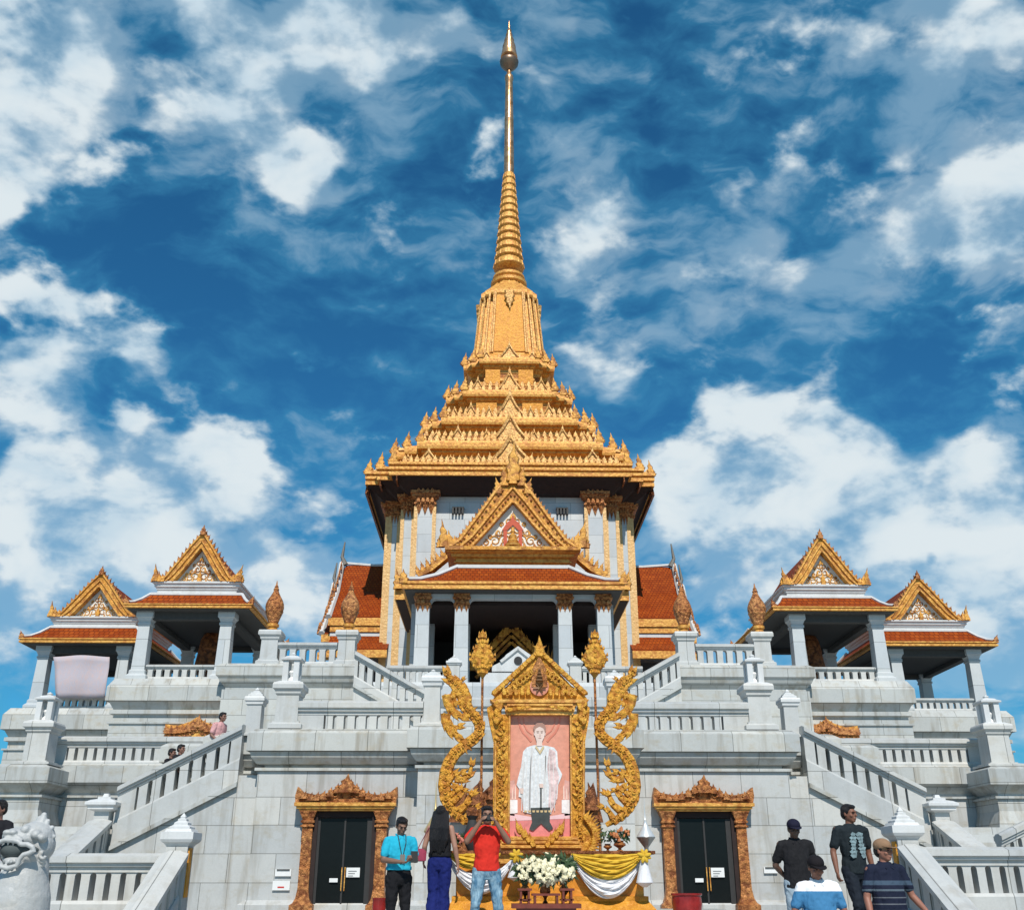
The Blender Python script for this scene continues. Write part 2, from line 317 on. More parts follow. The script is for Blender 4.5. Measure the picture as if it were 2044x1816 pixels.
# ================================================================== balustrades and stairs
def balus_mesh(pitch, slot, h, slope, t):
    bm = B(); hw = (pitch-slot)/2; r = slot/2; zs = h-r*1.15; pts = [(-hw, 0), (hw, 0), (hw, zs)]
    for i in range(1, 6): a = math.pi/2*i/5; pts.append((pitch/2-r*math.cos(a), zs+r*1.1*math.sin(a)))
    pts += [(pitch/2, h), (-pitch/2, h)]
    for i in range(5, 0, -1): a = math.pi/2*i/5; pts.append((-pitch/2+r*math.cos(a), zs+r*1.1*math.sin(a)))
    pts.append((-hw, zs))
    prism(bm, [(u, v+slope*u) for u, v in pts], -t/2, t/2)
    return bm
def balustrade(label, A, Bp, hr, hs0, hs1, hb, s0=0.0, s1=0.0, n=8, th=.34, mt=None, group='carved marble balustrades', slot=.45, wall=None, turned=False, rail_over=0.0):
    """A, Bp = ends of the rail top; below it hr: rail thickness, hs0/hs1: top and bottom of the slots, hb: underside of the base"""
    mt = mt or MARB2; A = Vector(A); Bp = Vector(Bp); d = Bp-A; L = math.hypot(d.x, d.y); dx, dy = d.x/L, d.y/L; sl = d.z/L; rot = math.atan2(dy, dx)
    root = empty('balustrade', (A.x, A.y, A.z-hb), label, 'balustrade', group); root.rotation_euler.z = 0
    def bar(name, prof, l0, l1, m):      # prof: (sideways, height below rail top)
        bm = B(); rs = []
        for l in (l0, l1): rs.append([(A.x+dx*l-dy*v, A.y+dy*l+dx*v, A.z+sl*l-w) for v, w in prof])
        rings(bm, rs); return ob(name, bm, m, root)
    k = th/2
    bar('handrail', [(-k*1.3, hr), (-k*1.3, hr*.8), (-k*1.62, hr*.7), (-k*1.62, hr*.25), (-k*1.2, 0.03), (-k*.6, 0), (k*.6, 0), (k*1.2, .03), (k*1.62, hr*.25), (k*1.62, hr*.7), (k*1.3, hr*.8), (k*1.3, hr)], -rail_over, L+rail_over, mt)
    bar('top_moulding', [(-k, hs0), (-k, hr+.002), (k, hr+.002), (k, hs0)], 0, L, mt)
    bar('base_rail', [(-k*1.15, hb), (-k*1.15, hs1+.05), (-k, hs1+.001), (k, hs1+.001), (k*1.15, hs1+.05), (k*1.15, hb)], 0, L, mt)
    for a, b in ((0, s0), (L-s1, L)):
        if b-a > .02: bar('solid_panel', [(-k*.93, hs1), (-k*.93, hs0), (k*.93, hs0), (k*.93, hs1)], a, b, mt)
    pitch = (L-s0-s1)/n; h = hs1-hs0; first = None
    for i in range(n):
        l = s0+pitch*(i+.5); loc = Vector((A.x+dx*l, A.y+dy*l, A.z+sl*l-hs1))
        if first is None:
            first = ob('baluster', balus_mesh(pitch, pitch*slot, h, sl, th*.86), mt); o = first
        else: o = first.copy(); col.objects.link(o)
        o.parent = root; o.location = loc-root.location; o.rotation_euler.z = rot; org[o] = org[root].copy()
    if wall is not None:      # masonry under a sloping flight, down to height wall
        bm = B(); pts = [(0, A.z-hb-.002), (L, A.z+sl*L-hb-.002), (L, wall), (0, wall)]
        rs = [[(A.x+dx*l-dy*v, A.y+dy*l+dx*v, z) for l, z in pts] for v in (-k*.8, k*.8)]; rings(bm, rs); ob('side_wall', bm, MARBLE, root)
        bm = B(); rs = [[(A.x+dx*l-dy*v, A.y+dy*l+dx*v, A.z+sl*l-w) for v, w in ((-k*1.5, hb+.10), (-k*1.5, hb), (k*1.5, hb), (k*1.5, hb+.10))] for l in (0, L)]; rings(bm, rs); ob('string_course', bm, MARBC, root)
    return root
def steps(label, A, Bp, width, wdir, n, base):
    """a flight of steps from A (low) to Bp (high); wdir = unit vector in which it extends"""
    A = Vector(A); Bp = Vector(Bp); bm = B(); W = Vector(wdir)*width
    for i in range(n):
        p = A+(Bp-A)*(i/n); q = A+(Bp-A)*((i+1)/n); z = A.z+(Bp.z-A.z)*(i+1)/n
        a = [Vector((v.x, v.y, 0)) for v in (p, q, q+W, p+W)]
        rings(bm, [[(v.x, v.y, base) for v in a], [(v.x, v.y, z) for v in a]])
    o = rebase(ob('stair_flight', bm, MARBLE), (A.x, A.y, base)); return tag(o, label, 'stairs', 'flights of marble steps')
def pier(label, x, y, w, zb, zs0, zs1, zc, ztip, kind='cap', name='marble_pier', flare=.12, extra=None):
    """square pier: plinth zb..zs0, shaft zs0..zs1, cap zs1..zc, stepped finial up to ztip; x,y = centre, w = width"""
    root = empty(name, (x, y, zb), label, 'pier', 'marble piers of the balustrades'); P = rect(x-w/2, x+w/2, y-w/2, y+w/2); h = w/2
    bm = B(); a = zs0-zb; mould(bm, P, [(flare, zb), (flare, zb+a*.55), (flare*.35, zb+a*.8), (flare*.35, zs0)]); ob('plinth', bm, MARB2, root)
    bm = B(); mould(bm, P, [(0, zs0), (-h*.04, zs1)]); ob('shaft', bm, MARB2, root)
    bm = B(); c = zc-zs1; mould(bm, P, [(.0, zs1), (.03, zs1+c*.12), (.03, zs1+c*.24), (w*.10, zs1+c*.42), (w*.17, zs1+c*.5), (w*.17, zs1+c*.82), (w*.13, zc)]); ob('cap', bm, WHITE if kind == 'cap' else MARB2, root)
    if kind == 'cap':
        bm = B(); t = ztip-zc; mould(bm, P, [(-h*.02, zc), (-h*.02, zc+t*.22), (-h*.3, zc+t*.34), (-h*.3, zc+t*.45), (-h*.55, zc+t*.52), (-h*.55, zc+t*.6), (-h*.8, zc+t*.68), (-h*.72, zc+t*.76), (-h*.97, ztip)]); ob('finial', bm, WHITE, root)
    elif kind == 'lantern':
        t = ztip-zc; q = h*.72; z0, z1 = zc+t*.06, zc+t*.70
        bm = B(); mould(bm, P, [(.1*w, zc), (-h+q+.04, zc+t*.06)]); 
        f = q*.68
        for sx in (-1, 1):
            for sy in (-1, 1): box(bm, x+sx*q, x+sx*(q-f), y+sy*q if sy < 0 else y+q-f, y-q+f if sy < 0 else y+q, z0, z1)
        ob('lantern_frame', bm, WHITE, root)
        bm = B(); lathe(bm, x, y, [(q*.5, z0), (q*.42, z0+t*.1), (q*.2, z0+t*.16), (q*.42, z0+t*.3), (q*.30, z0+t*.36)], 10); ob('lamp', bm, PAPER, root, True)
        bm = B(); Q = rect(x-q, x+q, y-q, y+q); mould(bm, Q, [(0, z1+.001), (w*.09, z1+t*.02), (w*.10, z1+t*.07), (-q*.15, z1+t*.12), (-q*.25, z1+t*.15), (-q*.8, z1+t*.2), (-q*.7, z1+t*.24), (-q*.97, ztip)]); ob('lantern_roof', bm, WHITE, root)
    return root
def Xr(px, Y, py, sx): return XP(px, Y, py)*sx
SIDE = {-1: 'left', 1: 'right'}
# ================================================================== lower storey (podium)
pod = empty('podium', (0, 25, 0), 'white marble ground storey with two gilded doorways under a deep cornice', 'building')
H = 6.35; plan = [(-9.2, 27.6), (-H-1.25, 27.6), (-H-1.25, 25.75), (-H, 25.75), (-H, 25), (-2.5, 25), (-2.5, 24.35), (2.5, 24.35), (2.5, 25), (H, 25), (H, 25.75), (H+1.25, 25.75), (H+1.25, 27.6), (9.2, 27.6), (9.2, 40), (-9.2, 40)]
zw = ZP(1539, 25); zc0, zc1, zf0, zf1, zt, zl = ZP(1524, 24.9), ZP(1499, 24.8), ZP(1495, 24.7), ZP(1463, 24.7), ZP(1455, 24.8), ZP(1455, 25)
LEV1 = zl
bm = B(); mould(bm, plan, [(.16, 0), (.16, .16), (.05, .24), (0, .26), (0, zw)]); ob('wall', bm, MARBLE, pod)
bm = B(); mould(bm, plan, [(.0, zw+.002), (.07, zw+.003), (.07, zw+.07), (-.12, zw+.075), (-.12, zc0-.02), (.05, zc0), (.16, (zc0+zc1)/2), (.2, zc1), (.27, zc1), (.27, zf0), (.27, zf1), (.12, zt), (.0, zl)]); ob('cornice', bm, MARBC, pod)
for sx in (-1, 1): bm = B(); box(bm, sx*7.12, sx*6.353, 25.24, 25.9, 0, ZP(1549, 25.4)); ob('corner_buttress', bm, MARBLE, pod)
def doorway(xc, sc=1.0, label=None):
    """gilded door surround on the Y=25 wall, measured on the right-hand door and centred on xc"""
    x0 = XP(1411, 24.9, 1600); Y = 24.9
    def PP(pts, Y0, dep, m, name, par, dY=0.0):
        bm = B(); w = [U(a, b, Y) for a, b in pts]; q = []
        for p in w: q.append((xc+(p.x-x0), max(0, p.z)))
        prism(bm, q, Y0, Y0+dep); return ob(name, bm, m, par)
    root = ob('doorway', (lambda b: (box(b, xc-.98, xc+.98, 24.93, 24.99, .0, ZP(1590, 25)), b)[1])(B()), COPDK, pod)
    if label: root['label'] = label
    zb = 0; top = ZP(1603, Y); zo = ZP(1619, Y); w0 = XP(1474, Y, 1618)-x0; w1 = XP(1506, Y, 1650)-x0
    crown = [(1313, 1603), (1311, 1590), (1314, 1572), (1326, 1583), (1350, 1588), (1372, 1585), (1388, 1577), (1400, 1567), (1411, 1557), (1422, 1567), (1434, 1577), (1450, 1585), (1472, 1588), (1496, 1583), (1508, 1572), (1511, 1590), (1509, 1603)]
    PP(crown, 24.66, .24, COPPER, 'door_crown', root)
    # carved leaves over the crown
    bm = B()
    for i in range(1, 15):
        f = i/15; px = 1316+f*190; j = 1-abs(f-.5)*2; py = 1588-26*max(0, (j-.45)/.55)**1.3-(10*(1-j/.2) if j < .2 else 0)
        p = U(px, py+9, Y); flame(bm, xc+p.x-x0, 24.62, p.z-.03, .19, .17+.07*j, lean=(.5-f)*.5, t=.05)
    for i in range(1, 9):
        for s_ in (-1, 1): p = U(1411+s_*i*11, 1594-(6 if i < 4 else 0), Y); curl(bm, xc+p.x-x0, 24.64, p.z, .07, s_, .018, 1.2, i)
    p = U(1411, 1584, Y); flame(bm, xc, 24.60, p.z, .42, .42, t=.07); ob('crown_carving', bm, COPPER, root)
    bm = B(); 
    box(bm, xc-w1-.10, xc+w1+.10, 24.60, 24.90, top-.075, top); box(bm, xc-w1-.05, xc+w1+.05, 24.64, 24.90, top-.13, top-.077); box(bm, xc-w1-.0, xc+w1+.0, 24.68, 24.90, zo, top-.132); ob('lintel', bm, GOLDS, root)
    for sx in (-1, 1):
        a, b = w0, w1-.10; cx = xc+sx*(a+b)/2; hw = (b-a)/2; P = rect(cx-hw, cx+hw, 24.74, 24.92); z1 = ZP(1652, Y); bm = B()
        mould(bm, P, [(.14, 0), (.14, .16), (.08, .2), (.03, .3), (0, .5), (-.005, z1-.002)]); ob('door_jamb', bm, COPPER, root)
        bm = B(); mould(bm, P, [(.0, z1), (.035, z1+.02), (.035, z1+.05), (.0, z1+.06), (.0, z1+.10), (.035, z1+.11), (.035, z1+.15), (.0, z1+.17), (.07, zo-.02), (.07, zo-.001)]); ob('jamb_capital', bm, COPPER, root)
    for sx in (-1, 1):
        bm = B(); box(bm, xc+sx*w0, xc+sx*(w0-.1), 24.80, 24.93, 0, zo); ob('door_post', bm, SOFF, root)
    bm = B(); box(bm, xc-w0+.1, xc+w0-.1, 24.82, 24.93, zo-.14, zo-.001); ob('door_head', bm, SOFF, root)
    bm = B(); box(bm, xc-w0+.1, xc+w0-.1, 24.89, 24.925, .02, zo-.15); ob('glass_pane', bm, GLASS, root)
    bm = B()
    for u0, u1 in ((-w0+.1, -w0+.16), (w0-.22, w0-.1), (-.02, .02)): box(bm, xc+u0, xc+u1, 24.865, 24.888, .02, zo-.15)
    ob('glazing_bar', bm, DARK, root)
    bm = B(); box(bm, xc-.02, xc+.0, 24.83, 24.86, .45, .95); box(bm, xc+.05, xc+.07, 24.83, 24.86, .45, .95); ob('door_handle', bm, GOLDS, root)
    bm = B(); p = U(1429, 1731, 24.86); q = U(1457, 1750, 24.86); box(bm, xc+p.x-x0, xc+q.x-x0, 24.845, 24.86, q.z, p.z); ob('paper_notice', bm, PAPER, root)
    bm = B(); p = U(1398, 1752, 24.86); q = U(1415, 1760, 24.86); box(bm, xc+p.x-x0, xc+q.x-x0, 24.845, 24.86, q.z, p.z); ob('paper_label', bm, PAPER, root)
    bm = B(); p = U(1431, 1733, 24.84); 
    for k in range(3): box(bm, xc+p.x-x0+.03, xc+p.x-x0+.22-.04*k, 24.840, 24.8445, p.z-.06-.05*k, p.z-.045-.05*k)
    ob('printed_line', bm, m_plain('print_ink', (.15, .16, .17)), root)
    return root
DX = (XP(1411, 24.9, 1600)-XP(703, 24.9, 1600))/2
doorway(-DX, label='left gilded doorway with a dark glass door'); doorway(DX, label='right gilded doorway with a dark glass door')
# central doorway crown half hidden behind the portrait
bm = B(); pr = empty('carved_screen', (0, 24.1, 0), 'dark red brown carved screen with flame tips behind the gilded portrait frame', 'screen')
box(bm, -1.55, 1.55, 24.12, 24.32, 0, ZP(1668, 24)); ob('screen_panel', bm, COPDK, pr)
bm = B(); prism(bm, [(-1.75, ZP(1640, 24)), (-1.55, ZP(1560, 24)), (-1.3, ZP(1600, 24)), (-1.1, ZP(1590, 24)), (0, ZP(1500, 24)), (1.1, ZP(1590, 24)), (1.3, ZP(1600, 24)), (1.55, ZP(1560, 24)), (1.75, ZP(1640, 24))], 24.05, 24.2)
for i in range(9):
    x = -1.5+i*.375; flame(bm, x, 24.02, ZP(1625, 24)+.55*(1-abs(x)/1.8), .34, .62, lean=-x*.12, t=.06)
ob('screen_crown', bm, COPDK, pr)
# wall notices
for (a, b, c, d, lab, st) in ((550, 1734, 581, 1748, 'small white notice on the marble wall beside the left door, the upper of two', 0), (545, 1757, 578, 1776, 'white notice with a red line on the marble wall, the lower of two', 1), (1524, 1730, 1552, 1742, 'small white notice on the marble wall right of the right door', 0)):
    p, q = U(a, b, 24.97), U(c, d, 24.97); t = empty('wall_notice', (p.x, 24.97, q.z), lab, 'sign'); bm = B(); box(bm, p.x, q.x, 24.95, 24.985, q.z, p.z); ob('notice_board', bm, PAPER, t)
    if st: bm = B(); w = q.x-p.x; box(bm, p.x+w*.3, p.x+w*.68, 24.944, 24.949, q.z+.05, q.z+.08); ob('red_line', bm, RED, t)
    else: bm = B(); w = q.x-p.x; box(bm, p.x+w*.1, p.x+w*.9, 24.93, 24.949, p.z-.025, p.z+.0); ob('notice_edge', bm, SHADE, t)
# ================================================================== level one, front run
Yb = 25.25; zr = ZP(1398, Yb-.2)
def hgt(py, Y, ref): return ref-ZP(py, Y)
for sx in (-1, 1):
    xa, xb = XP(598, Yb, 1420), XP(846, Yb, 1420); sol = XP(648, Yb, 1440)-xa
    A, C = ((xa, xb) if sx < 0 else (-xb, -xa))
    Yf = Yb-.17
    balustrade(f'long low marble balustrade above the {SIDE[sx]} gilded door', (A, Yb, zr), (C, Yb, zr), hgt(1419, Yf-.1, zr), hgt(1427, Yf, zr), hgt(1456, Yf, zr), zr-LEV1+.001, s0=sol if sx < 0 else 0.02, s1=.02 if sx < 0 else sol, n=9, slot=.36)
    xp = XP(863, 25.1, 1400)*(-sx); pier(f'white capped marble pier at the inner end of the {SIDE[sx]} balustrade over the doors', xp, 25.15, .40, LEV1, ZP(1438, 24.9), ZP(1370, 24.9), ZP(1348, 24.9), ZP(1332, 24.9))
    xp = XP(575, 25.1, 1400)*(-sx); pier(f'tall marble pier carrying a small stone lantern over the {SIDE[sx]} end of the lower storey', xp, 25.3, .56, LEV1, ZP(1438, 24.9), ZP(1386, 24.9), ZP(1361, 24.9), ZP(1297, 24.9), kind='lantern', name='lantern_pier')
    xp = XP(511, 25.6, 1400)*(-sx); pier(f'slim capped marble pier at the top of the {SIDE[sx]} outer stair', xp, 25.65, .37, ZP(1469, 25.4), ZP(1462, 25.4), ZP(1407, 25.4), ZP(1390, 25.4), ZP(1370, 25.4))
# middle stretch of the front parapet
Ym = 24.6
balustrade('middle stretch of the low marble balustrade behind the gilded portrait shrine', (XP(886, Ym, 1420), Ym, zr), (-XP(886, Ym, 1420), Ym, zr), hgt(1419, Ym-.2, zr), hgt(1427, Ym, zr), hgt(1456, Ym, zr), zr-LEV1+.001, n=14, slot=.36)
# ================================================================== outer stairs J (rising inward along the front) and K (towards the viewer)
YJ = 25.35
Pj0, Pj1 = U(243, 1567, YJ), U(489, 1446, YJ); hj = ZP(1567, YJ)-ZP(1585, YJ)
for sx in (-1, 1):
    a = Vector((Pj0.x*(-sx), YJ, Pj0.z)); b = Vector((Pj1.x*(-sx), YJ, Pj1.z)); A, C = (a, b) if sx < 0 else (b, a)
    hb = ZP(1567, YJ)-ZP(1688, YJ); s_lo = .42; s_hi = .25
    balustrade(f'sloping marble stair balustrade climbing inward on the {SIDE[sx]} side of the lower storey', A, C, hj, hj+.06, ZP(1567, YJ)-ZP(1637, YJ), hb, s0=s_lo if sx < 0 else s_hi, s1=s_hi if sx < 0 else s_lo, n=7, slot=.34, wall=0.0)
    low = Vector((Pj0.x*(-sx), YJ+.25, Pj0.z-.95)); hi = Vector((Pj1.x*(-sx), YJ+.25, Pj1.z-.95)); steps(f'marble steps behind the {SIDE[sx]} sloping stair balustrade', low, hi, 1.9, (0, 1, 0), 12, 0)
    # quarter landing and its pier
    pj = U(217, 1600, YJ); x = pj.x*(-sx); lz = Pj0.z-.95
    bm = B(); box(bm, x-.1*sx+1.2*sx, Pj0.x*(-sx)-.02*sx, YJ-.1, YJ+2.2, 0, lz); tag(rebase(ob('stair_landing', bm, MARBLE), (x, YJ, 0)), f'marble half landing where the {SIDE[sx]} stair turns toward the viewer', 'landing')
    r = empty('marble_pier', (x, YJ-.1, 0), f'pier with rounded cap where the {SIDE[sx]} outer stair turns', 'pier', 'marble piers of the balustrades'); P = rect(x-.17, x+.17, YJ-.35, YJ-.01)
    bm = B(); mould(bm, P, [(.05, 0), (.05, .2), (0, .25), (0, ZP(1622, YJ))]); ob('shaft', bm, MARB2, r)
    z = ZP(1622, YJ); q = ZP(1586, YJ)-z; bm = B(); mould(bm, P, [(0, z+.001), (.13, z+q*.12), (.13, z+q*.25), (.19, z+q*.36), (.19, z+q*.5), (.1, z+q*.62), (-.02, z+q*.7), (-.02, z+q*.8), (-.1, z+q*.84), (-.12, z+q)]); ob('cap', bm, WHITE, r)
    ka = Vector((x, YJ-.36, ZP(1634, YJ-.4))); kb = Vector((x-.0, 20.6, ka.z-.42*(YJ-.36-20.6)))
    balustrade(f'marble balustrade running down toward the viewer from the {SIDE[sx]} stair turn', kb if sx < 0 else ka, ka if sx < 0 else kb, .2, .27, .68, .95, s0=.1, s1=.1, n=10, slot=.36, wall=0.0)
    steps(f'marble steps coming down toward the viewer on the {SIDE[sx]} side', (x-.0+sx*.25, 20.6, 0), (x+sx*.25, YJ-.1, lz), 1.7, (sx, 0, 0), 10, -.02)
# ================================================================== side wings
for sx in (-1, 1):
    Yw = 28.3; w = empty('side_wing', (10*sx, Yw, 0), f'{SIDE[sx]} marble side wing with a weathered cornice behind the outer stair', 'building')
    X0 = XP(90, Yw, 1600)*(-sx)*-1; x0 = XP(78, Yw, 1600); x1 = -7.45
    pl = [(x0, Yw), (x1+.9, Yw), (x1+.9, 41), (x0, 41)]; pl = pl if sx < 0 else [(-b, c) for b, c in (pl[1], pl[0], pl[3], pl[2])]
    z0 = ZP(1593, Yw); bm = B(); mould(bm, pl, [(.2, 0), (.2, .2), (.0, .3), (0, z0)]); ob('wall', bm, MARBLE, w)
    bm = B(); mould(bm, pl, [(0, z0+.001), (.07, z0+.003), (.07, z0+.06), (-.08, z0+.07), (-.08, z0+.13), (.12, ZP(1567, Yw-.2)), (.22, ZP(1562, Yw-.25)), (.22, ZP(1530, Yw-.25)), (.02, ZP(1523, Yw))]); ob('cornice', bm, MARBC, w)
    # outer end block in front of the wing
    Ye = 27.0; e0, e1 = XP(-110, Ye, 1600), XP(78, Ye, 1600); pl = rect(e0*(-sx), e1*(-sx), Ye, 34); w2 = empty('corner_block', (e1*(-sx), Ye, 0), f'{SIDE[sx]} outer marble corner block below the lantern pier', 'building')
    z0 = ZP(1592, Ye); bm = B(); mould(bm, pl, [(.45, 0), (.42, .8), (.28, 1.4), (.1, 2.0), (.0, z0-.3), (0, z0)]); ob('wall', bm, MARBC, w2)
    bm = B(); mould(bm, pl, [(0, z0+.001), (.07, z0+.003), (.07, z0+.06), (-.08, z0+.07), (-.08, z0+.12), (.1, ZP(1568, Ye)), (.2, ZP(1563, Ye-.2)), (.2, ZP(1532, Ye-.2)), (.0, ZP(1526, Ye))]); ob('cornice', bm, MARBC, w2)
    zb = ZP(1526, Ye)
    xp = XP(68, Ye, 1480)*(-sx); pier(f'tall marble pier with a stone lantern at the far {SIDE[sx]} edge of the building', xp, Ye+.45, .60, zb, ZP(1518, Ye), ZP(1462, Ye), ZP(1440, Ye), ZP(1378, Ye), kind='lantern', name='lantern_pier', flare=.18)
    Yw2 = Yw+.1; zr2 = ZP(1471, Yw2-.1); xa, xb = XP(98, Yw2, 1480), -7.6; xs = XP(141, Yw2, 1480)-xa
    a, b = (xa, xb) if sx < 0 else (-xb, -xa)
    balustrade(f'marble balustrade on the {SIDE[sx]} side wing behind the outer stair', (a, Yw2, zr2), (b, Yw2, zr2), hgt(1487, Yw2-.1, zr2), hgt(1494, Yw2, zr2), hgt(1520, Yw2, zr2), hgt(1530, Yw2, zr2), s0=xs if sx < 0 else .05, s1=.05 if sx < 0 else xs, n=18, slot=.36)
# ================================================================== front terrace balustrades and big piers
YL = 16.6
lp = U(357, 1675, YL); 
for sx in (-1, 1):
    Y = YL; dx = (U(1808, 1650, YL).x+lp.x)/2   # small offset between the two sides
    x = lp.x if sx < 0 else U(1806, 1650, YL).x; yo = 0 if sx < 0 else -14
    r = empty('marble_pier', (x, YL, 0), f'big {SIDE[sx]} foreground marble pier with stepped white cap and gold plate', 'pier', 'big foreground piers'); w = .33; P = rect(x-w/2, x+w/2, YL-.05, YL+w-.05)
    z0, z1, z2, z3, z4 = ZP(1700+yo, YL), ZP(1689+yo, YL), ZP(1661+yo, YL), ZP(1640+yo, YL), ZP(1622+yo, YL)
    bm = B(); mould(bm, P, [(.05, -.0), (.05, .15), (0, .2), (0, z0), (0, z1)]); ob('shaft', bm, MARB2, r)
    bm = B(); mould(bm, P, [(0, z1+.001), (.03, z1+.04), (.06, z1+.06), (.085, z1+.1), (.085, z2), (.04, z2+.01), (.02, z2+.05)]); ob('cap', bm, WHITE, r)
    bm = B(); zz = z2+.052; q = z4-zz; mould(bm, P, [(-.01, zz), (-.01, zz+q*.12), (-.06, zz+q*.25), (-.06, zz+q*.38), (-.10, zz+q*.5), (-.10, zz+q*.62), (-.13, zz+q*.68), (-.125, zz+q*.76), (-.16, zz+q)]); ob('finial', bm, WHITE, r)
    bm = B(); xs = x-sx*(w/2+.012); box(bm, xs-.011, xs+.011, YL+.0, YL+.16, .42, z1-.02); ob('gold_plate', bm, GOLDP, r)
    xa, xb = (XP(60, YL, 1710), x-.2) if sx < 0 else (x+.2, XP(2090, YL, 1700)); zr3 = ZP(1702+yo, YL-.15)
    n = 8 if sx < 0 else 8
    balustrade(f'foreground marble balustrade with arched slots at the {SIDE[sx]} of the terrace', (xa, YL+.1, zr3), (xb, YL+.1, zr3), .19, .27, .66, .92, s0=.1, s1=.1, n=n, slot=.42, th=.3)
    ra = Vector((x, YL-.12, ZP(1697+yo, YL-.1))); rb = Vector((x, YL-3.4, ra.z-.55*3.28))
    balustrade(f'marble stair balustrade sloping down toward the viewer from the big {SIDE[sx]} pier', rb if sx < 0 else ra, ra if sx < 0 else rb, .17, .24, .62, .9, s0=.1, s1=.1, n=9, slot=.36, th=.26, wall=-1.3)
# far right sloping rail
a = U(1990, 1664, 19.5); b = U(2075, 1622, 19.5)
balustrade('short grey slatted marble rail rising at the extreme right edge', a, b, .16, .22, .62, .85, s0=.05, s1=.05, n=5, slot=.5, th=.2, wall=0.0)
# ================================================================== second level block, urn piers, inner stairs
Y2 = 32.6
z_top2 = ZP(1326, Y2); blk = empty('upper_terrace', (0, Y2, 0), 'upper white marble terrace block behind the low balustrade, carrying the copper urn piers', 'building')
for sx in (-1, 1):
    x0, x1 = XP(440, Y2, 1400), XP(708, Y2, 1400)
    pl = rect(x0*(-sx), x1*(-sx), Y2, 46); bm = B(); zq = ZP(1377, Y2)
    mould(bm, pl, [(0, LEV1-.5), (0, zq)]); o = ob('wall', bm, MARBC, blk)
    bm = B(); mould(bm, pl, [(0.0, zq+.001), (-.08, zq+.003), (-.08, zq+.08), (.08, ZP(1362, Y2)), (.14, ZP(1354, Y2)), (.2, ZP(1351, Y2)), (.2, ZP(1332, Y2)), (.05, ZP(1326, Y2))]); ob('cornice', bm, MARBC, blk)
    for (pxc, lab) in ((538, 'outer'), (692, 'inner')):
        x = XP(pxc, Y2+.2, 1290)*(-sx); r = pier(f'plain marble pier under the {lab} copper urn on the {SIDE[sx]}', x, Y2+.42, .56, z_top2, ZP(1314, Y2), ZP(1276, Y2), ZP(1257, Y2), 0, kind='plain', flare=.1)
        zu = ZP(1257, Y2+.2)+.002; hu = ZP(1161, Y2+.4)-zu; yu = Y2+.42
        bm = B(); u = empty('copper_urn', (x, yu, zu), f'copper flame urn finial on the {lab} marble pier, {SIDE[sx]} side of the tower', 'finial', 'copper urn finials on the piers')
        lathe(bm, x, yu, [(.17, zu), (.17, zu+.04), (.13, zu+.08), (.20, zu+.12), (.20, zu+.2), (.13, zu+.24)], 16); ob('foot', bm, GOLDS, u, True)
        bm = B(); lathe(bm, x, yu, [(.16, zu+.241), (.22, zu+hu*.25), (.29, zu+hu*.36), (.30, zu+hu*.37), (.30, zu+hu*.385), (.285, zu+hu*.39), (.31, zu+hu*.45), (.30, zu+hu*.52), (.25, zu+hu*.6), (.17, zu+hu*.68), (.11, zu+hu*.75)], 18); ob('bowl', bm, COPPER, u, True)
        bm = B(); lathe(bm, x, yu, [(.11, zu+hu*.751), (.08, zu+hu*.8), (.1, zu+hu*.82), (.06, zu+hu*.86), (.07, zu+hu*.875), (.035, zu+hu*.91), (.01, zu+hu)], 12); ob('spire_tip', bm, COPPER, u, True)
    Yr = Y2+.3; zr4 = ZP(1284, Yr); xa, xb = XP(556, Yr, 1300), XP(674, Yr, 1300); a, b = (xa, xb) if sx < 0 else (-xb, -xa)
    balustrade(f'short marble balustrade between the two copper urn piers on the {SIDE[sx]}', (a, Yr, zr4), (b, Yr, zr4), hgt(1294, Yr, zr4), hgt(1297, Yr, zr4), hgt(1323, Yr, zr4), zr4-z_top2+.001, n=6, slot=.42, th=.25)
    Yi = 31.9; p, q = U(711, 1300, Yi), U(852, 1380, Yi); a = Vector((p.x*(-sx), Yi, p.z)); b = Vector((q.x*(-sx), Yi, q.z)); A, C = (a, b) if sx < 0 else (b, a)
    balustrade(f'marble stair balustrade descending inward below the {SIDE[sx]} inner urn', A, C, .21, .27, .78, 1.05, s0=.1, s1=.1, n=8, slot=.38, wall=LEV1-.3)
    steps(f'marble steps descending inward on the {SIDE[sx]} of the upper terrace', (b.x, Yi+.2, b.z-1.0), (a.x, Yi+.2, a.z-1.0), 1.2, (0, 1, 0), 10, LEV1-.3)
# centre of the upper terrace with the porch floor
Yc3 = 36.0; zc3 = ZP(1362, Yc3); pl = rect(-7.2, 7.2, Yc3, 60); bm = B()
mould(bm, pl, [(0, LEV1-.5), (0, zc3-1.0)]); ob('wall', bm, MARBW, blk)
bm = B(); mould(bm, pl, [(0, zc3-.999), (-.06, zc3-.99), (-.06, zc3-.9), (.16, zc3-.6), (.16, zc3-.15), (.04, zc3)]); ob('cornice', bm, MARBW, blk)
bm = B(); box(bm, -9.15, 9.15, 29, 36.1, LEV1-.6, LEV1-.02); ob('terrace_floor', bm, MARBC, blk)
zr5 = ZP(1328, Yc3+.2)
for sx in (-1, 1):
    xa, xb = XP(770, Yc3, 1340), XP(893, Yc3, 1340); a, b = (xa, xb) if sx < 0 else (-xb, -xa)
    balustrade(f'far marble balustrade in front of the {SIDE[sx]} porch columns', (a, Yc3+.3, zr5), (b, Yc3+.3, zr5), .17, .2, .6, zr5-zc3+.001, n=10, slot=.42, th=.22)
    x = XP(906, Yc3, 1320)*(-sx); pier(f'small white capped pier beside the marble pediment, {SIDE[sx]} of the porch centre', x, Yc3+.3, .42, zc3, zc3+.1, ZP(1326, Yc3), ZP(1318, Yc3), ZP(1304, Yc3))
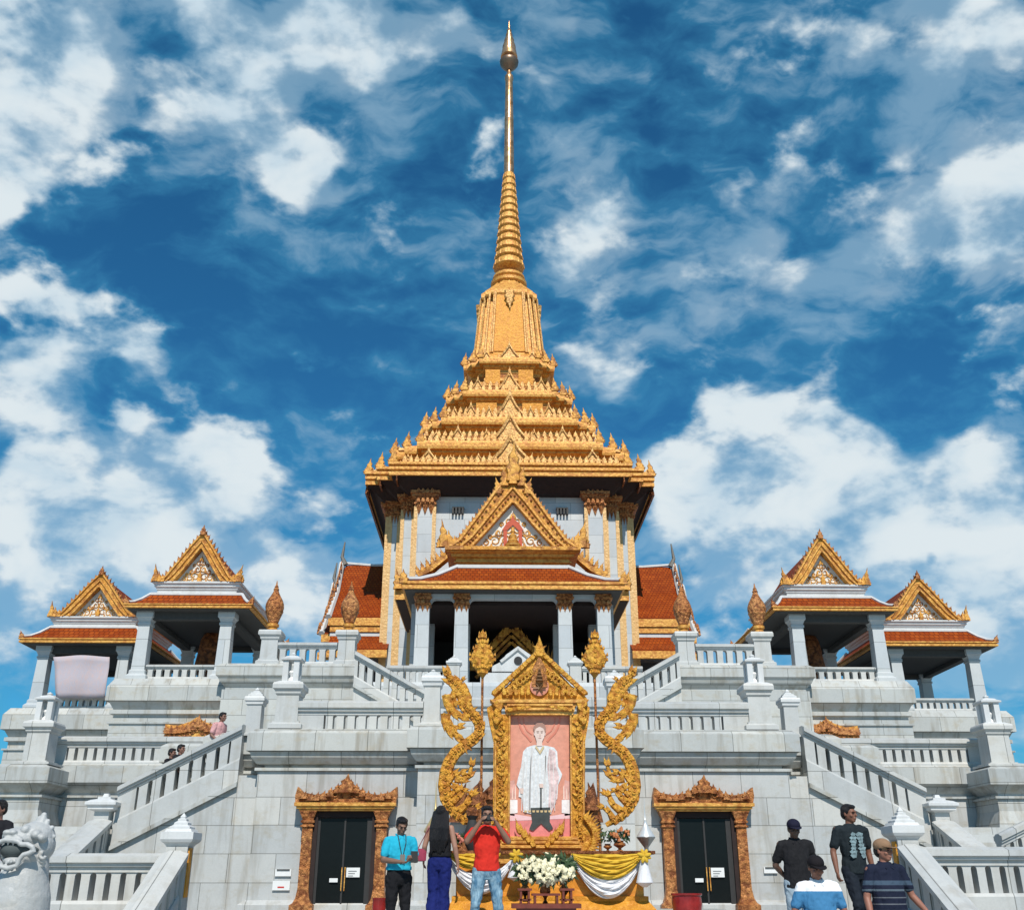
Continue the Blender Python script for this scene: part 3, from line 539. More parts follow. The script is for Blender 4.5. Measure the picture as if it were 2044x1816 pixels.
# small marble pediment; a dark disc paints the shade of its round opening
pd = empty('marble_pediment', (0, Yc3, zc3), 'small white marble pediment with a round painted opening in front of the porch', 'pediment')
xc = XP(1034, Yc3, 1320); bm = B()
out_ = [U(*p, Yc3+.25) for p in ((982, 1341), (982, 1331), (1000, 1322), (1010, 1308), (1034, 1291), (1058, 1308), (1068, 1322), (1090, 1331), (1090, 1341))]
ctr = U(1034, 1320, Yc3+.25); rr = .15; hole = [(ctr.x+rr*math.cos(a), ctr.z+rr*math.sin(a)) for a in [math.pi*2*i/16 for i in range(16)]]
prism(bm, [(p.x, p.z) for p in out_], Yc3+.1, Yc3+.4); ob('gable_slab', bm, WHITE, pd)
bm = B(); prism(bm, hole, Yc3+.07, Yc3+.099); ob('round_opening_shade', bm, DARK, pd)
bm = B()
for (a_, b_) in (((1000, 1320), (1034, 1293)), ((1068, 1320), (1034, 1293))):
    p, q = U(*a_, Yc3), U(*b_, Yc3); tube(bm, [(p.x, Yc3+.08, p.z), (q.x, Yc3+.08, q.z)], .07, 6)
ob('raking_moulding', bm, WHITE, pd)
bm = B(); box(bm, ctr.x-1.35, ctr.x+1.35, Yc3+.05, Yc3+.45, zc3, U(1034, 1343, Yc3+.1).z); ob('base_slab', bm, WHITE, pd)
# ================================================================== gable builder
def gable(par, xc, yf, zb, zapex, hw, hin, zin, dep, ornate=0, mats=(GOLD, COPPER), teeth=14, tymp=True, back=None):
    """Thai gable: outer triangle hw x (zapex-zb), inner field hin x (zin-zb)"""
    G, D = mats; t = (zapex-zb)
    for sx in (-1, 1):
        prof = [(hw*.97, zb), (hw*.80, zb+t*.10), (hw*.52, zb+t*.42), (hw*.26, zb+t*.73), (0, zapex)]
        inn = [(hin, zb), (hin*.74, zb+(zin-zb)*.24), (hin*.46, zb+(zin-zb)*.52), (hin*.2, zb+(zin-zb)*.8), (0, zin)]
        # carved bargeboard, then raised mouldings
        bm = B(); pts = [(xc+sx*a, b) for a, b in prof]+[(xc+sx*a, b) for a, b in inn[::-1]]
        if sx > 0: pts = pts
        prism(bm, pts, yf, yf+dep*.5); ob('bargeboard', bm, G, par)
        bm = B(); mid = [((a[0]*.45+b[0]*.55), (a[1]*.45+b[1]*.55)) for a, b in zip(prof, inn)]
        r = t*.022
        tube(bm, [(xc+sx*a, yf-.02, b) for a, b in mid], r, 6); tube(bm, [(xc+sx*(a+r), yf-.01, b) for a, b in inn], r*1.1, 6)
        tube(bm, [(xc+sx*(a*.95), yf-.02, b-t*.012) for a, b in prof], r*1.1, 6); ob('rake_moulding', bm, GOLDS if G is GOLD else G, par)
        if ornate:
            bm = B()
            for lane in (.27, .72):
                for k in range(ornate):
                    f = (k+.7)/(ornate+.4); j = f*4; i = min(3, int(j)); g = j-i
                    P = [((a[0]*lane+b[0]*(1-lane)), (a[1]*lane+b[1]*(1-lane))) for a, b in zip(prof, inn)]
                    x = P[i][0]*(1-g)+P[i+1][0]*g; z = P[i][1]*(1-g)+P[i+1][1]*g; s = t*.017
                    bmesh.ops.create_uvsphere(bm, u_segments=6, v_segments=4, radius=s, matrix=Matrix.Translation((xc+sx*x, yf-.03, z)))
            ob('boss_row', bm, D, par, True)
        bm = B()
        for k in range(teeth):
            f = (k+.6)/teeth; j = f*3.6+.4; i = min(3, int(j)); g = j-i
            x = prof[i][0]*(1-g)+prof[i+1][0]*g; z = prof[i][1]*(1-g)+prof[i+1][1]*g
            flame(bm, xc+sx*x, yf+.05, z-t*.02, t*(1.05/teeth), t*(1.15/teeth), lean=sx*.5, t=.06)
        ob('flame_edging', bm, D, par)
        bm = B()
        for k, (u, h_, w_) in enumerate(((1.0, .36, .075), (.92, .22, .075), (.84, .15, .08), (1.05, .16, .07))):
            flame(bm, xc+sx*hw*u, yf-.02+.02*k, zb-.01*t, t*w_*1.6, t*h_, lean=sx*.12, t=.08)
        ob('corner_flame', bm, G, par)
    bm = B(); flame(bm, xc, yf-.02, zapex-t*.06, t*.13, t*.22, t=.08); flame(bm, xc, yf+.06, zapex-t*.1, t*.2, t*.16, t=.06); ob('apex_finial', bm, D, par)
    if tymp:
        bm = B(); prism(bm, [(xc-hin*1.01, zb+.001), (xc+hin*1.01, zb+.001), (xc, zin*1.002)], yf+dep*.28, yf+dep*.49); ty = ob('tympanum', bm, m_white_t, par)
        bm = B(); th = zin-zb; yy = yf+dep*.265; s = th*.13
        for k, (u, v, q) in enumerate(((.20, .14, 1), (.45, .12, .9), (.68, .10, .55), (.13, .38, .8), (.36, .32, .6), (.10, .58, .6), (.56, .24, .4), (.27, .52, .4))):
            for sx in (-1, 1): curl(bm, xc+sx*hin*u, yy, zb+th*v+s*q*.4, s*q, sx, th*.017, 1.2, k*.7)
        for sx in (-1, 1):
            for (u, v, h_) in ((.3, .02, .2), (.55, .02, .16), (.8, .02, .1), (.05, .66, .2), (.22, .3, .25), (.42, .3, .16)): flame(bm, xc+sx*hin*u, yy-.01, zb+th*v, th*.06, th*h_*.8, lean=-sx*.3, t=.03)
        flame(bm, xc, yy-.02, zb+th*.02, th*.16, th*.42, t=.04)
        ob('scroll_relief', bm, GOLD, ty)
        bm = B()
        for sx in (-1, 1): tube(bm, [(xc+sx*hin*.97, yf+dep*.26, zb+.04), (xc, yf+dep*.26, zin-.05)], th*.018, 5)
        ob('white_border', bm, WHITE, ty)
    # roof behind the gable
    if back:
        bm = B(); k = .93
        for sx in (-1, 1):
            rs = [[(xc+sx*hw*k, y, zb), (xc+sx*hw*.8*k, y, zb+t*.09), (xc+sx*hw*.5*k, y, zb+t*.41), (xc, y, zapex-t*.06), (xc, y, zapex-t*.14), (xc+sx*hw*.45*k, y, zb+t*.33), (xc+sx*hw*.7*k, y, zb+t*.06), (xc+sx*hw*.8*k, y, zb-.02)] for y in (yf+dep*.5, yf+back)]
            rings(bm, rs)
        ob('gable_roof', bm, TILE, par)
m_white_t = m_plain('tympanum_white', (.74, .70, .62), .6, sc=4, var=.08)
def skirt(par, xc, hw, hwt, y0, y1, yt0, yt1, zb, zt, fas, gold=GOLDS, ridge=.07):
    """tiled skirt roof with concave slope, gold fascia below it and white hip ridges"""
    bm = B(); rs = []
    for f, g in ((0, 0), (.3, .17), (.62, .48), (1, 1)):
        rs.append([(xc-(hw+(hwt-hw)*f), y0+(yt0-y0)*f, zb+(zt-zb)*g), (xc+(hw+(hwt-hw)*f), y0+(yt0-y0)*f, zb+(zt-zb)*g), (xc+(hw+(hwt-hw)*f), y1+(yt1-y1)*f, zb+(zt-zb)*g), (xc-(hw+(hwt-hw)*f), y1+(yt1-y1)*f, zb+(zt-zb)*g)])
    rings(bm, rs); ob('tiled_roof', bm, TILE, par)
    bm = B(); P = rect(xc-hw, xc+hw, y0, y1); mould(bm, P, [(.0, zb-fas), (.05, zb-fas+.01), (.05, zb-fas*.55), (.01, zb-fas*.5), (.01, zb-fas*.38), (.07, zb-fas*.33), (.07, zb-.015), (0, zb-.002)]); ob('fascia', bm, gold, par)
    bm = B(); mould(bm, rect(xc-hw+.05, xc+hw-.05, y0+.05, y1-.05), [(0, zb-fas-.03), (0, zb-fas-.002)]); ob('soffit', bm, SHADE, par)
    for sx in (-1, 1):
        for (ya, yb) in ((y0, yt0), (y1, yt1)):
            bm = B(); tube(bm, [(xc+sx*(hw+(hwt-hw)*f), ya+(yb-ya)*f, zb+(zt-zb)*g+ridge*.4) for f, g in ((0, .06), (.3, .19), (.62, .5), (1, 1.02))], ridge, 6); ob('hip_ridge', bm, WHITE, par)
    bm = B(); tube(bm, [(xc-hwt, yt0, zt+.02), (xc+hwt, yt0, zt+.02)], ridge*1.2, 6)
    ob('top_ridge', bm, WHITE, par)
    bm = B()
    for sx in (-1, 1):
        for ya in (y0, y1): flame(bm, xc+sx*hw, ya, zb-fas*.2, .22, .42 if fas > .3 else .3, lean=sx*.3, t=.06)
    ob('eave_flame', bm, COPPER, par)
# ================================================================== pavilions
def pavilion(sx, inner, pxc, Y0, dep, px_e0, px_e1, py_fb, py_ft, py_rt, px_r0, px_r1, py_en, px_g0, px_g1, py_g, py_apex, px_c, py_cb, py_ct, label, px_b, py_b):
    """pixel measures of the left-hand pavilion; sx mirrors it"""
    Yg = Y0+.75
    e0, e1 = XP(px_e0, Y0, py_fb), XP(px_e1, Y0, py_fb); xc = (e0+e1)/2; hw = (e1-e0)/2; hwt = (XP(px_r1, Yg, py_rt)-XP(px_r0, Yg, py_rt))/2
    zb, zf, zt = ZP(py_fb, Y0), ZP(py_ft, Y0), ZP(py_rt, Yg)
    if inner is not None: pass
    X = (lambda v: -sx*v)
    xm = X(xc)+XSH[(sx, inner)]
    root = empty('corner_pavilion', (xm, Y0, ZP(py_cb, Y0+.5)), label, 'pavilion', 'roofed marble corner pavilions')
    skirt(root, xm, hw, hwt, Y0, Y0+dep, Yg, Y0+dep-.75, zf, zt, zf-zb, ridge=.055)
    # entablature and gable
    ze = ZP(py_en, Yg); gw = (XP(px_g1, Yg, py_g)-XP(px_g0, Yg, py_g))/2; bm = B(); P = rect(xm-gw*.94, xm+gw*.94, Yg, Y0+dep-.75)
    zg = ze; h = zg-zt
    mould(bm, P, [(-.02, zt-.02), (-.02, zt+h*.32), (.02, zt+h*.42), (.02, zt+h*.52), (.08, zt+h*.62), (.08, zt+h*.8), (.14, zt+h*.86), (.14, zg)]); ob('entablature', bm, WHITE, root)
    za = ZP(py_apex, Yg); t = za-zg
    gable(root, xm, Yg-.12, zg+.002, za-t*.08, gw*.98, gw*.55, zg+t*.62, .9, mats=(GOLD, COPPER), teeth=12, back=dep-1.4)
    # columns, floor, railing
    zc = ZP(py_cb, Y0+.6); z1 = zb-.03; cw = .44
    yf, yr = Y0+.62, Y0+dep-.62
    cols = [X(XP(p, yf, (py_cb+py_ct)/2))+XSH[(sx, inner)] for p in px_c]
    first = None
    for y in (yf, yr):
        for x in cols:
            P = rect(x-cw/2, x+cw/2, y-cw/2, y+cw/2)
            bm = B(); hh = z1-zc
            mould(bm, P, [(.12, zc), (.12, zc+.14), (.04, zc+.22), (.04, zc+.32), (0, zc+.36), (-.03, z1-.45), (.0, z1-.44), (.0, z1-.36), (-.03, z1-.35), (.02, z1-.22), (.06, z1-.18), (.06, z1-.001)]); ob('column', bm, MARBW, root)
    bm = B(); 
    for y in (yf, yr): box(bm, min(cols)+cw/2, max(cols)-cw/2, y-.14, y+.14, z1-.24, z1-.001)
    for x in cols: box(bm, x-.14, x+.14, yf+cw/2, yr-cw/2, z1-.24, z1-.001)
    ob('beam', bm, SHADE, root)
    b0, b1 = XP(px_b[0], Y0, py_b[1]), XP(px_b[1], Y0, py_b[1]); xb0, xb1 = sorted((X(b0)+XSH[(sx, inner)], X(b1)+XSH[(sx, inner)]))
    pl = rect(xb0, xb1, Y0+.1, Y0+dep+1.5); bm = B(); zB = ZP(py_b[2], Y0+.2)
    mould(bm, pl, [(0, LEV1-.5), (0, zB)]); ob('base_wall', bm, MARBC, root)
    q = zc-zB; bm = B(); mould(bm, pl, [(0, zB+.001), (.06, zB+.003), (.06, zB+.06), (-.07, zB+.065), (-.07, zB+q*.2), (.04, zB+q*.22), (.04, zB+q*.3), (-.05, zB+q*.32), (.1, zB+q*.5), (.18, ZP(py_b[1], Y0-.1)), (.18, ZP(py_b[0], Y0-.1)), (.02, zc-.001)]); ob('base_cornice', bm, MARBC, root)
    return root, xm, cols, zc, yf, zb, dep
XSH = {(-1, 1): 0, (1, 1): -.22, (-1, 0): 0, (1, 0): -.17}
PAV = {}
for sx in (-1, 1):
    s = SIDE[sx]
    PAV[(sx, 1)] = pavilion(sx, 1, 398, 33.0, 6.3, 250, 499, 1216, 1207, 1190, 295, 478, 1165, 305, 475, 1165, 1060, (285, 449), 1362, 1225, f'{s} inner marble corner pavilion, the taller, with orange skirt roof and gold gable', (222, 500), (1372, 1400, 1447))
    PAV[(sx, 0)] = pavilion(sx, 0, 193, 36.0, 5.6, 40, 290, 1286, 1276, 1256, 90, 262, 1235, 101, 277, 1236, 1141, (82, 243), 1420, 1300, f'{s} outer marble corner pavilion, the lower, with orange skirt roof and gold gable', (12, 300), (1428, 1457, 1500))
    r, xm, cols, zc, yf, zb, dep = PAV[(sx, 1)]
    a, b = min(cols)+.24, max(cols)-.24; zr_ = ZP(1328, yf-.1)
    balustrade(f'short balustrade between the columns of the {s} inner pavilion', (a, yf, zr_), (b, yf, zr_), .12, .15, zr_-zc-.14, zr_-zc+.001, n=8, slot=.42, th=.2)
    # ceiling coffer and shrine bell inside
    sh = empty('gilded_shrine', (xm, yf+2.8, zc), f'dim gold bronze bell standing inside the {s} inner pavilion', 'bell', 'bells in the inner pavilions')
    bm = B(); lathe(bm, xm, yf+2.8, [(.55, zc+.0), (.55, zc+.5), (.4, zc+.55), (.4, zc+.8)], 16); ob('stand', bm, COPDK, sh)
    bm = B(); lathe(bm, xm, yf+2.8, [(.62, zc+.801), (.56, zc+.95), (.48, zc+1.5), (.42, zc+2.0), (.28, zc+2.3), (.1, zc+2.5), (.1, zc+2.7)], 18); ob('bell_body', bm, COPDK, sh, True)
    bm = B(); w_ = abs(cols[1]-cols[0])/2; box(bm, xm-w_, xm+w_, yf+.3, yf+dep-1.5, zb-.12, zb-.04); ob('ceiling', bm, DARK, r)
    r, xm, cols, zc, yf, zb, dep = PAV[(sx, 0)]
    a, b = min(cols)+.24, max(cols)-.24; zr_ = ZP(1390, yf-.1)
    balustrade(f'short balustrade between the columns of the {s} outer pavilion', (a, yf, zr_), (b, yf, zr_), .12, .15, zr_-zc-.14, zr_-zc+.001, n=10, slot=.42, th=.2)
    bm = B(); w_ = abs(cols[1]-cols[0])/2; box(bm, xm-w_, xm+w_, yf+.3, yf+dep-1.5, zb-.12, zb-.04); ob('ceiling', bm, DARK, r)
    # carved door crown on the wall below the inner pavilion
    Yd = 33.0; bm = B(); pts = [(332, 1472), (333, 1446), (342, 1447), (358, 1449), (382, 1441), (396, 1432), (410, 1441), (434, 1449), (450, 1447), (460, 1446), (461, 1472)]
    cr_ = empty('carved_lintel', (XP(396, Yd, 1460)*(-sx), Yd, LEV1), f'orange gold carved door crown showing above the {s} wing balustrade', 'door crown')
    ws = [U(a, b, Yd-.1) for a, b in pts]; prism(bm, [((p.x*(-sx) + XSH[(sx, 1)]), p.z) for p in ws], Yd-.25, Yd+.05); ob('crown_slab', bm, GOLDS, cr_)
    bm = B()
    for i in range(13):
        f = i/12; px = 336+120*f; j = 1-abs(f-.5)*2; p = U(px, 1461-12*j*j*j, Yd-.2); flame(bm, p.x*(-sx)+XSH[(sx, 1)], Yd-.28, p.z-.05, .3, .26+.16*j**3, lean=(.5-f)*sx, t=.06); curl(bm, p.x*(-sx)+XSH[(sx, 1)], Yd-.27, p.z-.12, .1, (-1)**i, .03, 1.2, i)
    ob('crown_carving', bm, COPPER, cr_)
# pale banner in the left outer pavilion
r, xm, cols, zc, yf, zb, dep = PAV[(-1, 0)]
bn = [(108, 1312), (160, 1310), (219, 1312), (217, 1345), (212, 1362), (200, 1392), (150, 1394), (116, 1392), (108, 1350)]
bm = B(); n_ = 14; rs = []
for j in range(9):
    row = []
    for i in range(n_+1):
        u = i/n_; v = j/8; x0, x1 = 107+5*v, 219-2*v-7*v*v; p = U(x0+(x1-x0)*u, 1311+82*v-3*math.sin(u*math.pi)*(1-v), yf-.4)
        row.append(bm.verts.new((p.x, yf-.42+.05*math.sin(u*9+v*3)+.03*math.sin(v*7), p.z)))
    rs.append(row)
for a, b in zip(rs, rs[1:]):
    for i in range(n_): bm.faces.new((a[i], a[i+1], b[i+1], b[i]))
o = rebase(ob('cloth_banner', bm, m_cloth('banner_cloth', (.44, .41, .46), (.52, .40, .39), fac=.9, crease=.3), None, True), (xm, yf+.4, zc)); tag(o, 'pale pink cloth banner hung between the columns of the left outer pavilion', 'banner')
o.modifiers.new('thickness', 'SOLIDIFY').thickness = .015
# ================================================================== tower temple
YC = 52.7
tw = empty('temple_tower', (0, YC, zc3), 'gold tiered temple tower with a tall ringed spire above a white columned porch', 'temple')
def redent(R, a=.78, b=.9, yc=YC):
    A, Bq = R*a, R*b
    q = [(A, R), (A, Bq), (Bq, Bq), (Bq, A), (R, A)]     # first quadrant from top to right
    pts = []
    pts += [(-x, -y) for x, y in q[::-1]]               # third quadrant: start at left, go to bottom
    # go CCW: left-bottom -> bottom -> right-bottom -> right -> top -> left
    pts = [(-y, -x) for x, y in q]                      # (-R,-A) ... (-A,-R)
    pts += [(x, -y) for x, y in q]                      # (A,-R) ... (R,-A)
    pts += [(y, x) for x, y in q]                       # (R,A) ... (A,R)
    pts += [(-x, y) for x, y in q]                      # (-A,R) ... (-R,A)
    return [(x, y+yc) for x, y in pts]
def hp(px, py, Yf): return px/FV*(Yf/(math.cos(PITCH)-(908-py)/FV*math.sin(PITCH)))   # metres for px at that height
# body
Rb = 6.1; zb0, zb1 = zc3-.1, ZP(975, YC-Rb)
bm = B(); mould(bm, redent(Rb, .76, .9), [(.12, zb0), (.12, zb0+.5), (0, zb0+.7), (-.25, zb1+.9)]); ob('wall', bm, MARBW, tw)
# corner pilasters with gilt edges and capitals
zk = ZP(1013, YC-Rb)
def pil(x, y, w, ori):
    hwd = w/2
    def bx(bm, u0, u1, o0, o1, z0, z1):
        if ori == 0: box(bm, x+u0, x+u1, y-o1, y-o0, z0, z1)
        else: box(bm, x+ori*o0 if ori > 0 else x-o1, x+ori*o1 if ori > 0 else x-o0, y+u0, y+u1, z0, z1)
    bm = B(); bx(bm, -hwd, hwd, -.1, .16, zb0, zk); ob('pilaster', bm, MARBW, tw)
    bm = B()
    for s in (-1, 1): bx(bm, s*hwd-.09, s*hwd+.09, -.05, .19, zb0, zk)
    ob('gilt_edge', bm, CORNC, tw)
    bm = B(); h = ZP(985, YC-Rb)-zk
    for k, (g, z0, z1) in enumerate(((.05, 0, .1), (.1, .1, .22), (.04, .22, .5), (.12, .5, .6), (.2, .6, .8), (.28, .8, 1.0))): bx(bm, -hwd-g, hwd+g, -.1, .18+g, zk+h*z0+.001, zk+h*z1)
    if ori == 0:
        for k in range(4): flame(bm, x-hwd+w*(k+.5)/4, y-.34, zk+h*.2, w/4.4, h*.45, t=.04); flame(bm, x-hwd+w*(k+.5)/4, y-.46, zk+h*.75, w/4.4, h*.5, t=.04)
        for k in range(3):
            f_ = bmesh.ops.create_cone(bm, cap_ends=True, segments=4, radius1=w*.18, radius2=0.0, depth=.5, matrix=Matrix.Translation((x-hwd+w*(k+.5)/3, y-.2, zk-.22)) @ Matrix.Rotation(math.pi, 4, 'X'))
    ob('pilaster_capital', bm, COPPER, tw)
for sx in (-1, 1):
    A, Bq = Rb*.76, Rb*.9
    pil(sx*(A-.45), YC-Rb, .9, 0); pil(sx*(A+Bq)/2, YC-Bq, .55, 0); pil(sx*(Bq+Rb)/2, YC-A, .42, 0)
    pil(sx*Rb, YC-A+.5, .8, sx); 
    for k in (-1, 1): pil(sx*Rb, YC+k*2.2, .7, sx)
# tiers: (corner half px, main-face cornice top y, cornice bottom y, next)
def solveR(hpx, py):
    R = 5.0
    for _ in range(30): R = hp(hpx, py, YC-R*.75)
    return R
T = [(283, 923, 949), (232, 880, 896), (170, 832, 847), (125, 778, 791), (90, 713, 725)]
tiers = []
for (h_, yt, yb) in T:
    R = solveR(h_, yt); F = YC-R; tiers.append((R, ZP(yt, F), ZP(yb, F)))
AB = [(.82, .91), (.77, .885), (.78, .89), (.73, .865), (.65, .82)]
# eave underside
R0, zt0, zb_0 = tiers[0]
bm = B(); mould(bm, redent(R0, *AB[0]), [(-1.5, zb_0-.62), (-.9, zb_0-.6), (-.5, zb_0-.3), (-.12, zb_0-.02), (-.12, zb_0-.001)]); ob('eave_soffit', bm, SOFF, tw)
bm = B()     # hanging teeth along the eave
for k in range(44):
    y = YC-R0*.78+k*(R0*1.56/43)
    for sx in (-1, 1): flame(bm, sx*(R0-.04), y, zb_0-.42, .3, .5, t=.05, ang=math.pi/2)
for k in range(5):
    for (x, y) in ((R0*.9, YC-R0*.9), (R0*.78, YC-R0), (R0, YC-R0*.78)):
        for sx in (-1, 1): flame(bm, sx*(x-.1), y+k*.18, zb_0-.3, .2, .35, t=.04, ang=math.pi/2)
ob('eave_teeth', bm, COPDK, tw)
for i, (R, zt, zb) in enumerate(tiers):
    a, b = AB[i]; pl = redent(R, a, b); h = zt-zb; bm = B()
    if i == 0: prof = [(-.1, zb), (0, zb+.005), (0, zb+h*.26), (-.1, zb+h*.30), (-.1, zb+h*.40), (.02, zb+h*.44), (.02, zb+h*.64), (-.09, zb+h*.67), (-.09, zb+h*.76), (.06, zb+h*.8), (.06, zb+h*.99), (0, zt)]
    else: prof = [(-.38, zb-.45), (-.38, zb-.25), (-.2, zb-.12), (-.2, zb-.02), (0, zb), (.03, zb+h*.3), (.03, zb+h*.75), (0, zt)]
    mould(bm, pl, prof); ob('tier_cornice', bm, GOLDS, tw)
    # sloping roof and wall up to the next tier
    if i < 4:
        Rn, ztn, zbn = tiers[i+1]; up = zbn-.44-zt; bm = B(); g = Rn-R
        an, bn_ = AB[i+1]
        mould(bm, redent(Rn+.0, an, bn_), [(R-Rn-.32, zt+.001), ((R-Rn)*.35, zt+up*.35), (.02, zt+up*.5), (-.38, zt+up*.52), (-.42, zbn-.44)]); ob('tier_roof', bm, GOLDD, tw)
        bm = B(); mould(bm, redent(Rn, an, bn_), [((R-Rn)*.45, zt+up*.3), ((R-Rn)*.4, zt+up*.36), ((R-Rn)*.3, zt+up*.38)]); mould(bm, redent(Rn, an, bn_), [(-.3, zt+up*.66), (-.26, zt+up*.7), (-.26, zt+up*.76), (-.3, zt+up*.8)]); ob('tier_band', bm, GOLDS, tw)
        if i >= 2:
            bm = B(); 
            for sx in (-1, 1): box(bm, sx*Rn*.2, sx*Rn*.52, YC-Rn+.10+.1, YC-Rn+.5, zt+up*.5, zbn-.3)
            ob('inset_panel', bm, GOLDP, tw)
# corner flame spikes (two per redent corner, four quadrants)
def spike_mesh(h):
    bm = B(); w = h*.42
    flame(bm, 0, 0, 0, w, h, lean=-.12, t=.09); flame(bm, 0, .02, 0, w*1.5, h*.45, lean=.2, t=.08); box(bm, -w*.5, w*.5, -.12, .12, -.05, h*.08); return bm
SPK = {}
for i, (R, zt, zb) in enumerate(tiers):
    a, b = AB[i]; h = (ZP(T[i][1]-(33, 32, 30, 28, 26)[i], YC-R)-zt); first = None
    for qx in (-1, 1):
        for qy in (-1, 1):
            for (x, y) in ((R*.985, R*a*.95), (R*b*.98, R*b*.98), (R*a*.97, R*.985)):
                if (x == R*a*.97): 
                    if qy > 0: continue
                hh = 1
                if first is None: first = ob('antefix', spike_mesh(h), GOLD, tw); first.data.transform(Matrix.Translation(org[tw])); o = first
                else: o = first.copy(); col.objects.link(o); o.parent = tw
                o.location = Vector((qx*x, YC+qy*y, zt))-org[tw]; o.scale.x = qx if False else 1
                o.rotation_euler.z = math.pi if qx < 0 and False else 0
                o.scale = (1, 1, 1)
                if qx < 0: o.rotation_euler.z = math.pi
# small gables on every tier
def mini_gable(w, h):
    bm = B(); prism(bm, [(-w/2, 0), (w/2, 0), (w/2, h*.2), (w*.22, h*.5), (0, h), (-w*.22, h*.5), (-w/2, h*.2)], -.05, .3)
    prism(bm, [(-w*.30, h*.06), (w*.30, h*.06), (0, h*.62)], -.10, -.051)
    for s in (-1, 1):
        flame(bm, s*w*.5, -.06, 0, w*.16, h*.42, lean=s*.1, t=.05); tube(bm, [(s*w*.46, -.1, h*.12), (s*w*.22, -.1, h*.46), (0, -.1, h*.92)], w*.045, 5)
    flame(bm, 0, -.05, h*.75, w*.16, h*.5, t=.05); return bm
MG = [((0, 2.0, 1.6), (.56, 1.15, .75), (.22, .75, .5), (.41, .65, .42), (.70, .7, .45)), ((0, 1.8, 1.65), (.44, 1.0, .85), (.2, .75, .7), (.62, .7, .6)), ((0, 1.6, 1.55), (.45, .9, .85), (.24, .62, .7), (.64, .7, .6)), ((0, 1.35, 1.3), (.5, .85, .8)), ((0, 1.15, 1.0), (.5, .5, .5))]
MGM = m_gold('pale_gold_relief', (.74, .40, .11), (.80, .50, .18), (.40, .16, .04), 10, bs=.6, metal=.25)
for i, (R, zt, zb) in enumerate(tiers):
    for (u, w, h) in MG[i]:
        first = None
        for (qx, rot) in (((-1, 0), (1, 0)) if u else ((0, 0),)):
            for face in (range(3) if u else range(4)):
                ang = (0, math.pi/2, -math.pi/2, math.pi)[face]; x = qx*u*R; yv = -(R-.28)
                v = Matrix.Rotation(ang, 3, 'Z') @ Vector((x, yv, 0))
                if first is None: first = ob('roof_gablet', mini_gable(w, h), MGM, tw); first.data.transform(Matrix.Translation(org[tw])); o = first
                else: o = first.copy(); col.objects.link(o); o.parent = tw
                o.location = Vector((v.x, YC+v.y, zt+.002))-org[tw]; o.rotation_euler.z = ang
        if u:   # rows of tiny lotus buds between
            pass
bm = B()
for i, (R, zt, zb) in enumerate(tiers[:4]):
    m_ = (36, 28, 22, 15)[i]
    for k in range(m_):
        x = -R*.72+k*R*1.44/(m_-1)
        flame(bm, x, YC-R+.12, zt, .30, .46, t=.07)
        if i: flame(bm, x*.98, YC-R+.34, zt+.4, .26, .36, t=.06)
        for sx in (-1, 1): flame(bm, sx*(R-.12), YC+x, zt, .26, .34, t=.06, ang=math.pi/2)
ob('lotus_border', bm, MGM, tw)
# prang shaft
R4, zt4, _ = tiers[4]; Rs0 = solveR(67, 705); Rs1 = solveR(53, 590); zs0 = zt4; zs1 = ZP(588, YC-Rs1)
bm = B(); mould(bm, redent(Rs0, .62, .84), [(.25, zs0), (.25, zs0+.35), (.1, zs0+.5), (0, zs0+.7), (Rs1-Rs0, zs1)]); ob('shaft_wall', bm, GOLDS, tw)
bm = B(); mould(bm, redent(Rs1, .62, .84), [(.02, zs1), (.08, zs1+.12), (.08, zs1+.35), (-.1, zs1+.6), (-.45, zs1+1.1), (-.8, zs1+1.7)]); ob('shaft_crown', bm, GOLDS, tw)
for ang in (0, math.pi/2, -math.pi/2, math.pi):
    M3 = Matrix.Rotation(ang, 4, 'Z'); bm = B(); f0, f1 = Rs0-.0, Rs1
    zA, zB_ = zs0+.72, zs1-.1; rs = []
    for z, hw_ in ((zA, Rs0*.46), (zB_, Rs1*.46)):
        R_z = Rs0+(Rs1-Rs0)*((z-zs0-.7)/(zs1-zs0-.7)); rs.append([(-hw_, -R_z-.07, z), (hw_, -R_z-.07, z), (hw_, -R_z+.1, z), (-hw_, -R_z+.1, z)])
    rings(bm, rs); bm.transform(Matrix.Translation((0, YC, 0)) @ M3); ob('mosaic_panel', bm, GOLDP, tw)
    bm = B()
    for s in (-1, 1):
        for uu, rr_ in ((.50, .07), (.56, .045), (.72, .07)):
            q = []
            for z in (zA-.1, zB_+.25):
                R_z = Rs0+(Rs1-Rs0)*((z-zs0-.7)/(zs1-zs0-.7)); q.append((s*R_z*uu, -R_z*(1 if uu < .6 else .84)-.1, z))
            tube(bm, q, rr_, 6)
    flame(bm, 0, -Rs1-.28, zs1+.1, .62, -1.3, t=.12)
    bm.transform(Matrix.Translation((0, YC, 0)) @ M3); ob('shaft_rib', bm, MGM, tw)
